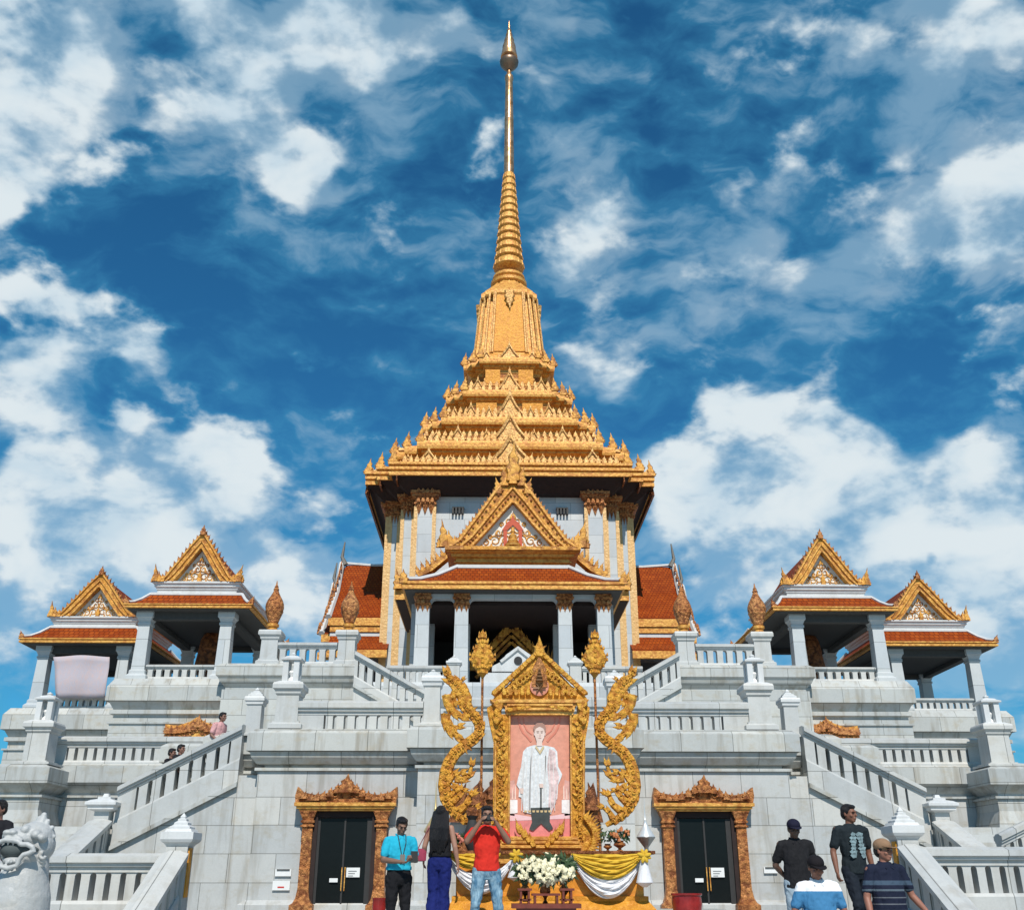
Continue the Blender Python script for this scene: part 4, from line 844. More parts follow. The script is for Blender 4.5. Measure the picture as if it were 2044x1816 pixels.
# spire
def zx(py, Rr=0.0): return ZP(py, YC-Rr)
def rr(hpx, py): return hp(hpx, py, YC)
bm = B(); pf = [(rr(44, 590), zs1+.1), (rr(35, 580), zx(581, .8)), (rr(36, 575), zx(574, .8)), (rr(29, 572), zx(571, .8)), (rr(29, 563), zx(563, .8)), (rr(36, 560), zx(559, .8)), (rr(36, 553), zx(553, .8)), (rr(28, 550), zx(550, .8)), (rr(33, 545), zx(546, .8)), (rr(31, 540), zx(540, .8))]
lathe(bm, 0, YC, pf, 20)
for k in range(12):
    an = 2*math.pi*k/12; flame(bm, rr(31, 570)*math.cos(an), YC+rr(31, 570)*math.sin(an), zx(573, .8), .34, .5, t=.1, ang=an+math.pi/2)
ob('lotus_base', bm, GOLDS, tw, True)
bm = B(); pf = []; K = 13
for k in range(K):
    f0, f1 = (k/K)**.92, ((k+1)/K)**.92; ya, yb = 539-192*f0, 539-192*f1; ha = 31-19.5*f0**.85; hb = 31-19.5*f1**.85
    pf += [(rr(ha*.84, ya), zx(ya)), (rr(ha, ya), zx(ya-(ya-yb)*.16)), (rr(ha*.97, ya), zx(ya-(ya-yb)*.55)), (rr(hb*.84, yb), zx(yb)-.02)]
lathe(bm, 0, YC, pf, 20); ob('ringed_cone', bm, COPPER if False else GOLDS, tw, True)
bm = B()
for k in range(K):
    f0 = (k/K)**.92; f1 = ((k+1)/K)**.92; ya = 539-192*f0; yb = 539-192*f1; ha = 31-19.5*f0**.85; r_ = rr(ha*.99, ya)
    for j in range(14):
        an = 2*math.pi*j/14; bmesh.ops.create_cone(bm, cap_ends=True, segments=5, radius1=r_*.13, radius2=r_*.05, depth=(zx(yb)-zx(ya))*.55, matrix=Matrix.Translation((r_*.93*math.cos(an), YC+r_*.93*math.sin(an), zx(ya-(ya-yb)*.42))))
ob('petal_ring', bm, GOLDS, tw)
RODM = m_gold('spire_rod_gold', (.62, .34, .16), (.72, .44, .24), (.4, .18, .06), 3, metal=.75, rough=.3, bs=.15)
bm = B(); pf = [(rr(10, 347), zx(348)), (rr(9.8, 300), zx(300)), (rr(9.9, 298), zx(297)), (rr(9.3, 295), zx(294)), (rr(9, 240), zx(240)), (rr(9.3, 239), zx(239)), (rr(8.6, 237), zx(237)), (rr(7.3, 165), zx(163)), (rr(8.6, 160), zx(160)), (rr(8.2, 150), zx(153)), (rr(4.5, 147), zx(148)), (rr(4, 143), zx(141))]
lathe(bm, 0, YC, pf, 16); ob('spire_rod', bm, RODM, tw, True)
bm = B(); pf = [(rr(5, 140), zx(141)), (rr(12, 137), zx(136)), (rr(18, 130), zx(129)), (rr(19, 124), zx(124)), (rr(17, 121), zx(121)), (rr(9, 122), zx(123)), (rr(4, 120), zx(119))]
lathe(bm, 0, YC, pf, 20); ob('spire_bowl', bm, m_plain('dark_spire_metal', (.22, .14, .09), .4, .6), tw, True)
bm = B(); pf = [(rr(4, 120), zx(119)), (rr(12, 116), zx(117.5)), (rr(17, 116), zx(115)), (rr(15.5, 112), zx(108)), (rr(13, 100), zx(97)), (rr(13.5, 97), zx(95)), (rr(9.5, 88), zx(84)), (rr(10, 85), zx(82)), (rr(6.5, 75), zx(73)), (rr(7, 73), zx(71)), (rr(4, 66), zx(64)), (rr(5, 63), zx(62)), (rr(2, 59), zx(57)), (rr(2.6, 57), zx(55)), (rr(.5, 43), zx(42))]
lathe(bm, 0, YC, pf, 16); ob('spire_crown', bm, RODM, tw, True)
# ------------------------------------------------------------------ porch
Yp = 38.2; zfb, zft, zrt = ZP(1176, Yp), ZP(1160, Yp), ZP(1133, Yp+1.5)
hwp = hp(220, 1170, Yp); hwr = hp(110, 1133, Yp+1.5)
skirt(tw, 0, hwp, hwr, Yp, YC-Rb+1.2, Yp+1.5, YC-Rb+.5, zft, zrt, zft-zfb, ridge=.09)
# lower side eaves
z2b = ZP(1197, 41.2); hw2 = hp(234, 1190, 41.2)
for sx in (-1, 1):
    bm = B(); box(bm, sx*(hwp-.2), sx*hw2, 41.2, YC-Rb+.4, z2b, z2b+.42); ob('side_eave', bm, GOLDS, tw)
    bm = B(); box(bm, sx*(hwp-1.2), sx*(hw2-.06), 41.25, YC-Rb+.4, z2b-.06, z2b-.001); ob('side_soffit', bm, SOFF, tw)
    bm = B()
    for k in range(3): flame(bm, sx*(hw2-.12-.12*k), 41.1+.04*k, z2b+.42, .42, .9-.2*k, lean=sx*.15, t=.1)
    flame(bm, sx*(hwp), Yp-.02, zft-.1, .4, .6, lean=sx*.1, t=.08)
    ob('eave_finial', bm, GOLD, tw)
    # outer flight of rear gable rake
    p0, p1, p2 = U(834, 1149, 42.2), U(860, 1137, 42.2), U(893, 1110, 42.2)
    bm = B(); tube(bm, [(-sx*p.x, 42.2, p.z) for p in (p0, p1, p2, U(930, 1070, 42.2))], .22, 6)
    for k in range(7):
        f = k/6; p = p0.lerp(p2, f); flame(bm, -sx*p.x, 42.1, p.z+.05, .22, .45, lean=sx*.3, t=.06)
    ob('rear_rake', bm, GOLD, tw)
# gold beam under the main gable
Yg = Yp+1.75; zg0, zg1, zgb = ZP(1130, Yg), ZP(1103, Yg), ZP(1096, Yg); hb_ = hp(118, 1110, Yg)
bm = B(); q = zg1-zg0; mould(bm, rect(-hb_, hb_, Yg, Yg+3), [(-.12, zg0-.1), (-.12, zg0+q*.25), (-.02, zg0+q*.3), (-.02, zg0+q*.38), (-.1, zg0+q*.42), (-.1, zg0+q*.6), (.1, zg0+q*.66), (.1, zg0+q*.86), (.28, zg0+q*.92), (.28, zg1)]); ob('gable_beam', bm, GOLDS, tw)
bm = B(); box(bm, -hp(135, 1100, Yg-.2), hp(135, 1100, Yg-.2), Yg-.45, Yg+.3, zg1+.001, zgb); ob('gable_sill', bm, GOLD, tw)
gr = ob('front_gable', (lambda b: (box(b, -hp(118, 1100, Yg), hp(118, 1100, Yg), Yg+.25, Yg+.3, zgb, zgb+.3), b)[1])(B()), GOLD, tw)
zap = ZP(938, Yg-.3); zin = ZP(1003, Yg-.3)
gable(gr, 0, Yg-.35, zgb+.002, zap, hp(138, 1090, Yg-.3), hp(80, 1090, Yg-.3), zin, .9, ornate=15, mats=(GOLD, COPPER), teeth=22, back=6)
# red arch with seated figure in the tympanum, tall apex finial
bm = B(); s = (zin-zgb)
box(bm, -.62*s*.32, -.62*s*.2, Yg-.16, Yg-.11, zgb+.05, zgb+s*.42); box(bm, .62*s*.2, .62*s*.32, Yg-.16, Yg-.11, zgb+.05, zgb+s*.42)
prism(bm, [(-.23*s, zgb+s*.40), (-.12*s, zgb+s*.40), (0, zgb+s*.52), (.12*s, zgb+s*.40), (.23*s, zgb+s*.40), (.12*s, zgb+s*.58), (.05*s, zgb+s*.62), (0, zgb+s*.74), (-.05*s, zgb+s*.62), (-.12*s, zgb+s*.58)], Yg-.17, Yg-.11); ob('red_arch', bm, m_plain('red_lacquer', (.50, .07, .02), .5), gr)
bm = B(); lathe(bm, 0, Yg-.16, [(.16*s, zgb+.06), (.17*s, zgb+.08*s), (.10*s, zgb+.10*s), (.12*s, zgb+.16*s), (.07*s, zgb+.2*s), (.085*s, zgb+.28*s), (.03*s, zgb+.33*s), (.045*s, zgb+.38*s), (.01*s, zgb+.46*s)], 12); ob('seated_figure', bm, GOLDS, gr, True)
bm = B(); flame(bm, 0, Yg-.4, zap-.55, .66, 1.9, t=.14); flame(bm, 0, Yg-.46, zap-.7, .42, 1.1, t=.1)
for sx in (-1, 1):
    flame(bm, sx*.34, Yg-.38, zap-.75, .4, .95, lean=sx*.12, t=.08); flame(bm, sx*.62, Yg-.36, zap-1.1, .36, .75, lean=sx*.2, t=.08)
ob('apex_flame', bm, GOLD, gr)
# columns
zcf = zc3; zct = zfb-.03; Ycol = 39.0
for px in (184, 105):
    for sx in (-1, 1):
        x = sx*hp(px, 1260, Ycol)*.985; P = rect(x-.29, x+.29, Ycol-.29, Ycol+.29)
        bm = B(); mould(bm, P, [(.1, zcf), (.1, zcf+.2), (.0, zcf+.35), (-.03, ZP(1212, Ycol))]); ob('porch_column', bm, MARBW, tw)
        bm = B(); z_ = ZP(1212, Ycol); h = zct-z_; mould(bm, P, [(-.03, z_+.001), (.03, z_+h*.1), (.03, z_+h*.18), (-.02, z_+h*.22), (-.02, z_+h*.45), (.07, z_+h*.6), (.07, z_+h*.72), (.03, z_+h*.75), (.03, zct-.002)])
        for k in range(3): flame(bm, x-.19+.19*k, Ycol-.34, z_+h*.15, .2, h*.45, t=.03); bmesh.ops.create_cone(bm, cap_ends=True, segments=4, radius1=.1, radius2=0, depth=.28, matrix=Matrix.Translation((x-.19+.19*k, Ycol-.27, z_-.13)) @ Matrix.Rotation(math.pi, 4, 'X'))
        ob('column_capital', bm, CORNC if False else COPPER, tw)
        x2 = sx*hp(px, 1260, Ycol)*.985; bm = B(); box(bm, x2-.25, x2+.25, 42.6, 43.1, zcf, zct); ob('inner_column', bm, MARBW, tw)
xs_ = [hp(184, 1260, Ycol)*.985, hp(105, 1260, Ycol)*.985]
spans = [(-xs_[0]+.29, -xs_[1]-.29), (-xs_[1]+.29, xs_[1]-.29), (xs_[1]+.29, xs_[0]-.29)]
for a, b in spans:
    zt_ = zct-.003; zl_ = ZP(1197, Ycol); r_ = .2; pts = [(a, zt_), (b, zt_), (b, zl_-r_*1.6)]
    for i in range(1, 5): t_ = math.pi/2*i/4; pts.append((b-r_+r_*math.cos(t_), zl_-r_*1.6+r_*1.6*math.sin(t_)))
    for i in range(4, -1, -1): t_ = math.pi/2*i/4; pts.append((a+r_-r_*math.cos(t_), zl_-r_*1.6+r_*1.6*math.sin(t_)))
    bm = B(); prism(bm, pts, Ycol-.2, Ycol+.2); ob('arched_beam', bm, MARBW, tw)
for sx in (-1, 1):
    bm = B(); box(bm, sx*3.95, sx*4.15, 40.4, YC-Rb+.3, zcf, z2b-.07); ob('porch_side_wall', bm, MARBW, tw)
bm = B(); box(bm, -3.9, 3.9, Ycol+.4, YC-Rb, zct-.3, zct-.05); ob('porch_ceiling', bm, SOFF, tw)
bm = B(); box(bm, -3.9, 3.9, YC-Rb-.5, YC-Rb-.2, zcf, zct-.31); ob('porch_shade_sheet', bm, DARK, tw)  # near-black sheet before the marble wall, porch shade put into its colour
# gilded inner door gable in the shade of the porch
pg = ob('inner_doorway', (lambda b: (box(b, -1.3, 1.3, 43.5, 43.9, zcf, ZP(1335, 43.5)), b)[1])(B()), COPDK, tw)
bm = B(); ax = 0
for sx in (-1, 1):
    for o_ in (0, .28, .56):
        p = U(1027, 1262, 43.4); q = U(968, 1335, 43.4); tube(bm, [(sx*(.02), 43.3-o_*.1, p.z+.1-o_), (sx*1.55*(1-.02*o_), 43.3-o_*.1, q.z+.15-o_)], .075, 6)
    for k in range(6): flame(bm, sx*(.25+k*.25), 43.25, ZP(1268, 43.4)-k*.29, .3, .6, lean=-sx*.2, t=.06)
    for k in range(3): flame(bm, sx*(1.55+.16*k), 43.2, ZP(1340, 43.4), .25, 1.2-.25*k, lean=sx*.05, t=.06)
ob('inner_gable', bm, GOLD, pg)
CHOFA = m_plain('weathered_finial', (.16, .15, .13), .6)
# ------------------------------------------------------------------ side wings of the tower
for sx in (-1, 1):
    hx0 = Rb-.3; XA = hp(326, 1130, YC)-.05; XB = hp(345, 1190, YC)-.1
    for (xa, xb, zr_, zh, dpt, nm) in ((hx0, XA, ZP(1130, YC), ZP(1230, YC-4.2), 4.2, 'A'), (XA-.4, XB, ZP(1172, YC), ZP(1262, YC-3.9), 3.8, 'B')):
        bm = B()
        for sy in (-1, 1):
            rs = [[(x*sx, YC, zr_), (x*sx, YC+sy*dpt*.35, zr_-(zr_-zh)*.48), (x*sx, YC+sy*dpt, zh), (x*sx, YC+sy*dpt, zh-.12), (x*sx, YC+sy*dpt*.3, zr_-(zr_-zh)*.56), (x*sx, YC, zr_-.3)] for x in (xa, xb)]; rings(bm, rs)
        ob('wing_roof', bm, TILE, tw)
        bm = B()
        for sy in (-1, 1): tube(bm, [(xb*sx, YC+sy*dpt*1.04, zh-.1), (xb*sx+.1*sx, YC+sy*dpt*.4, zr_-(zr_-zh)*.5), (xb*sx+.22*sx, YC, zr_+.1)], .15, 6)
        tube(bm, [(xa*sx, YC, zr_+.05), ((xa+xb)/2*sx, YC, zr_+.0), (xb*sx, YC, zr_+.12)], .085, 6)
        ob('wing_barge', bm, WHITE, tw)
        bm = B(); tube(bm, [(xb*sx, YC-.1, zr_+.0), (xb*sx+.2*sx, YC-.1, zr_+.45), (xb*sx+.1*sx, YC-.1, zr_+1.3)], .14, 6, lambda t: 1.1-.85*t); ob('chofa_finial', bm, CHOFA, tw)
        bm = B()
        for sy in (-1, 1):
            for k in range(9): f = k/9; flame(bm, xb*sx+sx*.1, YC+sy*dpt*(1-f*.9), zh+(zr_-zh)*(f**1.3)+.05, .25, .5, lean=0, t=.06, ang=math.pi/2)
            flame(bm, xb*sx+sx*.15, YC+sy*dpt, zh-.1, .35, .6, lean=0, t=.08, ang=math.pi/2)
        ob('wing_flames', bm, COPPER, tw)
        bm = B()
        for sy in (-1, 1):
            y = YC+sy*(dpt+.0); box(bm, xa*sx, xb*sx, y-.12, y+.12, zh-.5, zh-.125); box(bm, xa*sx, (xb-.1)*sx, y-.05, y+.2 if sy < 0 else y+.05, zh-.8, zh-.52)
        ob('wing_fascia', bm, GOLDS, tw)
        # lower tier
        bm = B(); zl2 = zh-.95; zl3 = ZP(1294, YC-dpt-1.3) if nm == 'A' else ZP(1300, YC-dpt-1.2)
        for sy in (-1, 1):
            rs = [[(x*sx, YC+sy*(dpt-.1), zl2), (x*sx, YC+sy*(dpt+.5), zl2-(zl2-zl3)*.55), (x*sx, YC+sy*(dpt+1.3), zl3), (x*sx, YC+sy*(dpt+1.3), zl3-.1), (x*sx, YC+sy*(dpt-.1), zl2-.3)] for x in (xa, xb-.15)]; rings(bm, rs)
        ob('wing_lower_roof', bm, TILE, tw)
        bm = B()
        for sy in (-1, 1): box(bm, xa*sx, (xb-.1)*sx, YC+sy*(dpt-.12)-.1, YC+sy*(dpt-.12)+.1, zl2-.05, zl2+.12)
        ob('wing_ridge', bm, WHITE, tw)
        bm = B()
        for sy in (-1, 1): y = YC+sy*(dpt+1.3); box(bm, xa*sx, (xb-.1)*sx, y-.1, y+.1, zl3-.45, zl3-.105)
        ob('wing_lower_fascia', bm, GOLDS, tw)
        bm = B(); box(bm, xa*sx, (xb-.9)*sx, YC-dpt+.4, YC+dpt-.4, zc3-2, zh-.9); ob('wing_wall', bm, MARBW, tw)
        bm = B(); box(bm, (xa+.2)*sx, (xb-1.2)*sx, YC-dpt-.3, YC-dpt+.39, zc3-2, zl3-.46); ob('wing_window', bm, DARK, tw)
# dark strokes standing for the lettering left and right of the gable
bm = B()
for sx in (-1, 1):
    p = U(902, 1023, YC-Rb-.1); 
    for k in range(4): box(bm, -sx*p.x+(-sx)*k*.16, -sx*p.x+(-sx)*(k*.16+.09), YC-Rb-.03, YC-Rb+.2, p.z, p.z+.28)
    box(bm, -sx*p.x, -sx*(p.x+.6), YC-Rb-.03, YC-Rb+.2, p.z+.285, p.z+.34)
ob('lettering_strokes', bm, SHADE, tw)
# ================================================================== royal portrait shrine
def leaf(bm, x, y, z, ang, L, w, t=.05, bend=.25):
    """carved teardrop leaf in the XZ plane, pointing along ang"""
    pts = [(0, -.3), (.12, -.5), (.35, -.48), (.6, -.3), (1.0, 0.0), (.72, .12), (.5, .38), (.25, .45), (.05, .3)]
    rs = []
    for s, k in ((-1, .72), (0, 1), (1, .72)):
        r = []
        for u, v in pts:
            uu = (u-.4)*k+.4; vv = v*k*w/L + bend*uu*uu
            r.append((x+L*(uu*math.cos(ang)-vv*math.sin(ang)), y+s*t*(1-.6*u), z+L*(uu*math.sin(ang)+vv*math.cos(ang))))
        rs.append(r)
    rings(bm, rs)
YS = 17.4
stp = B(); box(stp, -3.2, 4.2, 16.05, 24.1, .001, .10); tag(rebase(ob('stone_plinth', stp, MARBC), (0, 16, 0)), 'low marble step under the gilded portrait shrine', 'step')
shr = empty('portrait_shrine', (XP(1077, YS, 1600), YS, .1), 'tall gilded carved portrait frame with serpent scrolls on both sides, standing behind the draped table', 'shrine')
XS = XP(1077, YS, 1500)
def SP(px, py, Y=None): return U(px, py, Y or YS)
def sp_prism(name, pts, y0, y1, m, par):
    bm = B(); w = [SP(*p) for p in pts]; prism(bm, [(p.x, p.z) for p in w], y0, y1); return ob(name, bm, m, par)
# frame sides: waisted uprights, head beam, foot
frame_l = [(1001, 1427), (1016, 1427), (1014, 1674), (998, 1690), (984, 1690), (990, 1655), (984, 1630), (985, 1480), (976, 1440), (972, 1415), (990, 1402), (1001, 1412)]
frame_r = [(1152, 1427), (1139, 1427), (1141, 1674), (1160, 1700), (1182, 1700), (1186, 1680), (1177, 1655), (1166, 1630), (1167, 1480), (1174, 1440), (1176, 1415), (1164, 1402), (1152, 1412)]
sp_prism('frame_upright', frame_l, YS-.12, YS+.15, GOLDY, shr); sp_prism('frame_upright', frame_r, YS-.12, YS+.15, GOLDY, shr)
sp_prism('frame_head', [(1001, 1402), (1152, 1402), (1150, 1410), (1146, 1413), (1146, 1420), (1142, 1429), (1012, 1429), (1008, 1420), (1008, 1413), (1003, 1410)], YS-.15, YS+.14, GOLDS, shr)
sp_prism('frame_cap', [(978, 1399), (1174, 1399), (1170, 1405), (984, 1405)], YS-.19, YS+.16, GOLDS, shr)
sp_prism('frame_foot', [(1003, 1672), (1152, 1672), (1158, 1684), (1164, 1700), (1000, 1703), (998, 1684)], YS-.16, YS+.2, GOLDS, shr)
bm = B()
for (a, b) in ((1681, 1), (1690, 1.04), (1674, .96)):
    p, q = SP(1077-75*b, a), SP(1077+78*b, a); tube(bm, [(p.x, YS-.18, p.z), (q.x, YS-.18, q.z)], .035, 6)
p, q = SP(1010, 1418), SP(1144, 1418); tube(bm, [(p.x, YS-.17, p.z), (q.x, YS-.17, q.z)], .03, 6)
p, q = SP(1012, 1410), SP(1142, 1410); tube(bm, [(p.x, YS-.18, p.z), (q.x, YS-.18, q.z)], .022, 6)
for (x0, y0, x1, y1) in ((1017, 1429, 1015, 1672), (1138, 1429, 1140, 1672), (989, 1480, 988, 1640), (1163, 1480, 1164, 1640)):
    p, q = SP(x0, y0), SP(x1, y1); tube(bm, [(p.x, YS-.13, p.z), (q.x, YS-.13, q.z)], .018, 6)
ob('frame_bead', bm, GOLDS, shr)
bm = B(); random.seed(3)
for sx in (-1, 1):
    for k in range(24):
        py = 1440+k*10; px = 1077+sx*(75+3*math.sin(k*2.1)); p = SP(px, py); a = random.choice((.6, 1.2, 1.9, 2.5)); leaf(bm, p.x, YS-.135, p.z, a if k % 2 else math.pi-a, .13, .06, .03)
        p = SP(1077+sx*(79), py+5); curl(bm, p.x, YS-.135, p.z, .05, sx, .014, 1.1, k*.8)
    for k in range(15):      # shoulders and feet
        a = k/14; px = 1077+sx*(90-12*a+4*math.sin(k)); p = SP(px, 1408+40*a); leaf(bm, p.x, YS-.16, p.z, math.pi/2+sx*(.9-1.8*a), .19, .09, .04, bend=.3*sx)
        p = SP(1077+sx*(88+14*math.sin(a*3)), 1640+58*a); leaf(bm, p.x, YS-.16, p.z, math.pi/2-sx*(.2+1.5*a), .2, .1, .04, bend=-.3*sx)
    for k in range(5): p = SP(1077+sx*(66-9*k), 1421-1.5*k); leaf(bm, p.x, YS-.18, p.z, math.pi/2+sx*1.2, .2-.02*k, .08, .03, bend=.3*sx)
    for k in range(4): p = SP(1077+sx*(10+9*k), 1694-9*k); leaf(bm, p.x, YS-.2, p.z, math.pi/2-sx*.55, .28, .1, .04, bend=.2*sx)
ob('frame_carving', bm, GOLDY, shr)
# crown pediment with the emblem niche
sp_prism('pediment', [(984, 1397), (990, 1386), (1012, 1370), (1035, 1346), (1056, 1325), (1076, 1303), (1096, 1325), (1117, 1346), (1140, 1370), (1164, 1386), (1172, 1397)], YS-.08, YS+.1, GOLDY, shr)
bm = B()
for sx in (-1, 1):
    for k in range(13):
        f = k/12; px = 1076+sx*(90*(1-f)+3); py = 1390-84*f**1.0; p = SP(px, py); leaf(bm, p.x, YS-.1, p.z, math.pi/2+sx*.5, .26-.06*f, .11, .04, bend=.35*sx)
        if 1 < k < 11: p = SP(1076+sx*(78*(1-f)), 1396-66*f); curl(bm, p.x, YS-.12, p.z, .07, sx, .018, 1.2, k*.9)
    for k in range(5): p = SP(1076+sx*(20+12*k), 1392); leaf(bm, p.x, YS-.12, p.z, math.pi/2-sx*.4, .2, .09, .03, bend=.3*sx)
p = SP(1076, 1318); leaf(bm, p.x, YS-.1, p.z, math.pi/2, .42, .2, .06, 0)
ob('pediment_carving', bm, GOLDY, shr)
em = B(); c = SP(1076, 1372); 
lathe(em, 0, 0, [(.02, -.02), (.16, 0), (.16, .03), (.13, .035)], 18); em.transform(Matrix.Translation((c.x, YS-.09, c.z)) @ Matrix.Rotation(math.pi/2, 4, 'X'))
e1 = ob('emblem_disc', em, m_plain('emblem_pink', (.62, .25, .16), .5), shr)
bm = B(); c = SP(1076, 1350); prism(bm, [(c.x-.14, c.z-.2), (c.x+.14, c.z-.2), (c.x+.12, c.z+.1), (c.x+.06, c.z+.22), (c.x, c.z+.34), (c.x-.06, c.z+.22), (c.x-.12, c.z+.1)], YS-.135, YS-.085); ob('emblem_niche', bm, COPPER, shr)
bm = B(); 
for k in range(4): p = SP(1076, 1362-7*k); lathe(bm, p.x, YS-.15, [(.07-.015*k, p.z), (.055-.015*k, p.z+.03)], 8)
for k in range(6): a = k*1.05; p = SP(1076, 1376); tube(bm, [(p.x, YS-.15, p.z), (p.x+.11*math.cos(a), YS-.15, p.z+.09*math.sin(a))], .013, 5)
ob('emblem_figure', bm, m_plain('emblem_dark', (.16, .08, .03), .5, .3), shr)
# ---- the picture: flat layers on a canvas
def LAY(name, pts, k, m, par):
    bm = B(); w = [SP(*p) for p in pts]; prism(bm, [(p.x, p.z) for p in w], YS-.02-.003*k, YS-.0185-.003*k); return ob(name, bm, m, par)
FL = lambda n, c, v=.06: m_plain(n, c, .45, sc=9, var=v, bump=0)
pic = LAY('portrait_canvas', [(1014, 1427), (1141, 1427), (1142, 1674), (1012, 1674)], 0, FL('salmon_print', (.66, .28, .19), .16), shr)
LAY('painted_floor', [(1013, 1630), (1142, 1628), (1142, 1674), (1012, 1674)], 1, FL('pink_print', (.70, .22, .20), .2), pic)
LAY('painted_carpet', [(1013, 1622), (1062, 1630), (1100, 1628), (1142, 1621), (1142, 1633), (1013, 1638)], 2, FL('pale_pink_print', (.80, .52, .52)), pic)
arch = FL('arch_print', (.62, .20, .13))
for sx in (-1, 1):
    bm = B(); tube(bm, [(SP(1076+sx*a, b).x, YS-.026, SP(1076+sx*a, b).z) for a, b in ((42, 1432), (38, 1450), (32, 1462), (22, 1472), (16, 1480))], .02, 5, squash=.15); tube(bm, [(SP(1076+sx*a, b).x, YS-.026, SP(1076+sx*a, b).z) for a, b in ((32, 1432), (30, 1446), (24, 1458), (14, 1466))], .012, 5, squash=.15); ob('painted_arch', bm, arch, pic)
    LAY('painted_curtain', [(1077+sx*62, 1560), (1077+sx*50, 1556), (1077+sx*46, 1600), (1077+sx*50, 1628), (1077+sx*63, 1626)], 2, FL('curtain_print', (.66, .36, .30), .3), pic)
    LAY('painted_side_table', [(1077+sx*63, 1596), (1077+sx*44, 1596), (1077+sx*44, 1622), (1077+sx*63, 1624)], 3, FL('table_print', (.78, .74, .72), .2), pic)
    for k in range(3): LAY('painted_candle', [(1077+sx*(47+6*k), 1595), (1077+sx*(47+6*k), 1570+6*k), (1077+sx*(48.6+6*k), 1566+6*k), (1077+sx*(49.6+6*k), 1595)], 4, FL('candle_print', (.82, .60, .50)), pic)
WH = m_plain('white_robe_print', (.66, .67, .67), .5, sc=22, var=.22, bump=0); LAY('painted_robe', [(1066, 1487), (1052, 1491), (1044, 1500), (1040, 1530), (1034, 1552), (1031, 1566), (1036, 1574), (1035, 1590), (1043, 1592), (1044, 1620), (1060, 1624), (1100, 1624), (1106, 1600), (1112, 1594), (1114, 1566), (1120, 1552), (1122, 1545), (1114, 1530), (1112, 1500), (1106, 1492), (1090, 1488)], 5, WH, pic)
for k_ in range(9):
    x_ = 1045+k_*7.2; LAY('painted_pleat', [(x_, 1508+3*(k_ % 3)), (x_+1.2, 1508), (x_+.4-(4-k_)*.7, 1560), (x_+.8-(4-k_)*1.1, 1618-2*(k_ % 2)), (x_-.4-(4-k_)*1.1, 1618), (x_-.8-(4-k_)*.7, 1560)], 7, FL('pleat_print', (.66, .64, .61)), pic)
for k_ in range(7): LAY('painted_hem', [(1046+k_*8, 1617), (1052+k_*8, 1617), (1051+k_*8, 1621), (1047+k_*8, 1621)], 9, FL('gold_hem_print', (.62, .45, .22)), pic)
LAY('painted_collar', [(1070, 1488), (1077, 1499), (1084, 1488), (1086, 1492), (1078, 1506), (1068, 1492)], 9, FL('gold_collar_print', (.60, .46, .25)), pic)
LAY('painted_hand', [(1037, 1573), (1045, 1573), (1044, 1584), (1039, 1584)], 9, FL('pale_face_print', (.70, .52, .44)), pic)
LAY('painted_hand', [(1076, 1564), (1084, 1564), (1084, 1572), (1077, 1572)], 10, FL('pale_face_print', (.70, .52, .44)), pic)
LAY('painted_lining', [(1096, 1494), (1108, 1500), (1110, 1530), (1116, 1550), (1112, 1570), (1110, 1600), (1100, 1622), (1094, 1620), (1096, 1570), (1092, 1530)], 6, FL('brocade_print', (.62, .46, .44), .5), pic)
LAY('painted_fold', [(1060, 1492), (1064, 1492), (1060, 1560), (1058, 1618), (1053, 1618), (1057, 1555)], 7, FL('fold_print', (.60, .58, .56)), pic)
LAY('painted_fold', [(1088, 1500), (1091, 1500), (1088, 1560), (1087, 1600), (1084, 1600), (1085, 1555)], 7, FL('fold_print', (.60, .58, .56)), pic)
LAY('painted_fold', [(1046, 1520), (1048, 1520), (1044, 1580), (1047, 1616), (1044, 1616), (1041, 1580)], 7, FL('fold_print', (.60, .58, .56)), pic)
LAY('painted_head', [(1068, 1470), (1066, 1462), (1068, 1452), (1076, 1447), (1085, 1451), (1088, 1460), (1086, 1472), (1082, 1480), (1082, 1489), (1071, 1489), (1071, 1480)], 8, FL('pale_face_print', (.70, .55, .48), .12), pic)
for sx in (-1, 1):
    LAY('painted_eye', [(1077.3+sx*3.9-1.8, 1462.4), (1077.3+sx*3.9, 1461.2), (1077.3+sx*3.9+1.8, 1462.4), (1077.3+sx*3.9, 1463.3)], 10, FL('eye_print', (.34, .22, .17)), pic); LAY('painted_eyebrow', [(1077.3+sx*4-2.6, 1459.4), (1077.3+sx*4+2.6, 1459), (1077.3+sx*4+2.6, 1459.9), (1077.3+sx*4-2.6, 1460.3)], 10, FL('eyebrow_print', (.40, .27, .21)), pic)
    LAY('painted_ear', [(1077+sx*10.2, 1461), (1077+sx*12, 1462), (1077+sx*11.4, 1468), (1077+sx*10, 1468)], 8, FL('pale_face_print', (.66, .52, .46)), pic)
LAY('painted_nose', [(1077.4, 1463), (1079.6, 1468.6), (1076, 1468.8)], 10, FL('nose_print', (.60, .44, .37)), pic)
LAY('painted_mouth', [(1074, 1472.6), (1077.4, 1471.8), (1081, 1472.6), (1077.4, 1473.9)], 10, FL('mouth_print', (.56, .33, .28)), pic)
LAY('painted_hair', [(1066, 1462), (1064, 1452), (1070, 1444), (1079, 1441), (1087, 1446), (1090, 1456), (1088, 1464), (1085, 1454), (1077, 1450), (1069, 1454)], 9, FL('hair_print', (.36, .20, .15)), pic)
BKP = FL('black_print', (.05, .055, .05), .3)
LAY('painted_sword', [(1078, 1572), (1081, 1572), (1081, 1616), (1078, 1616)], 8, BKP, pic)
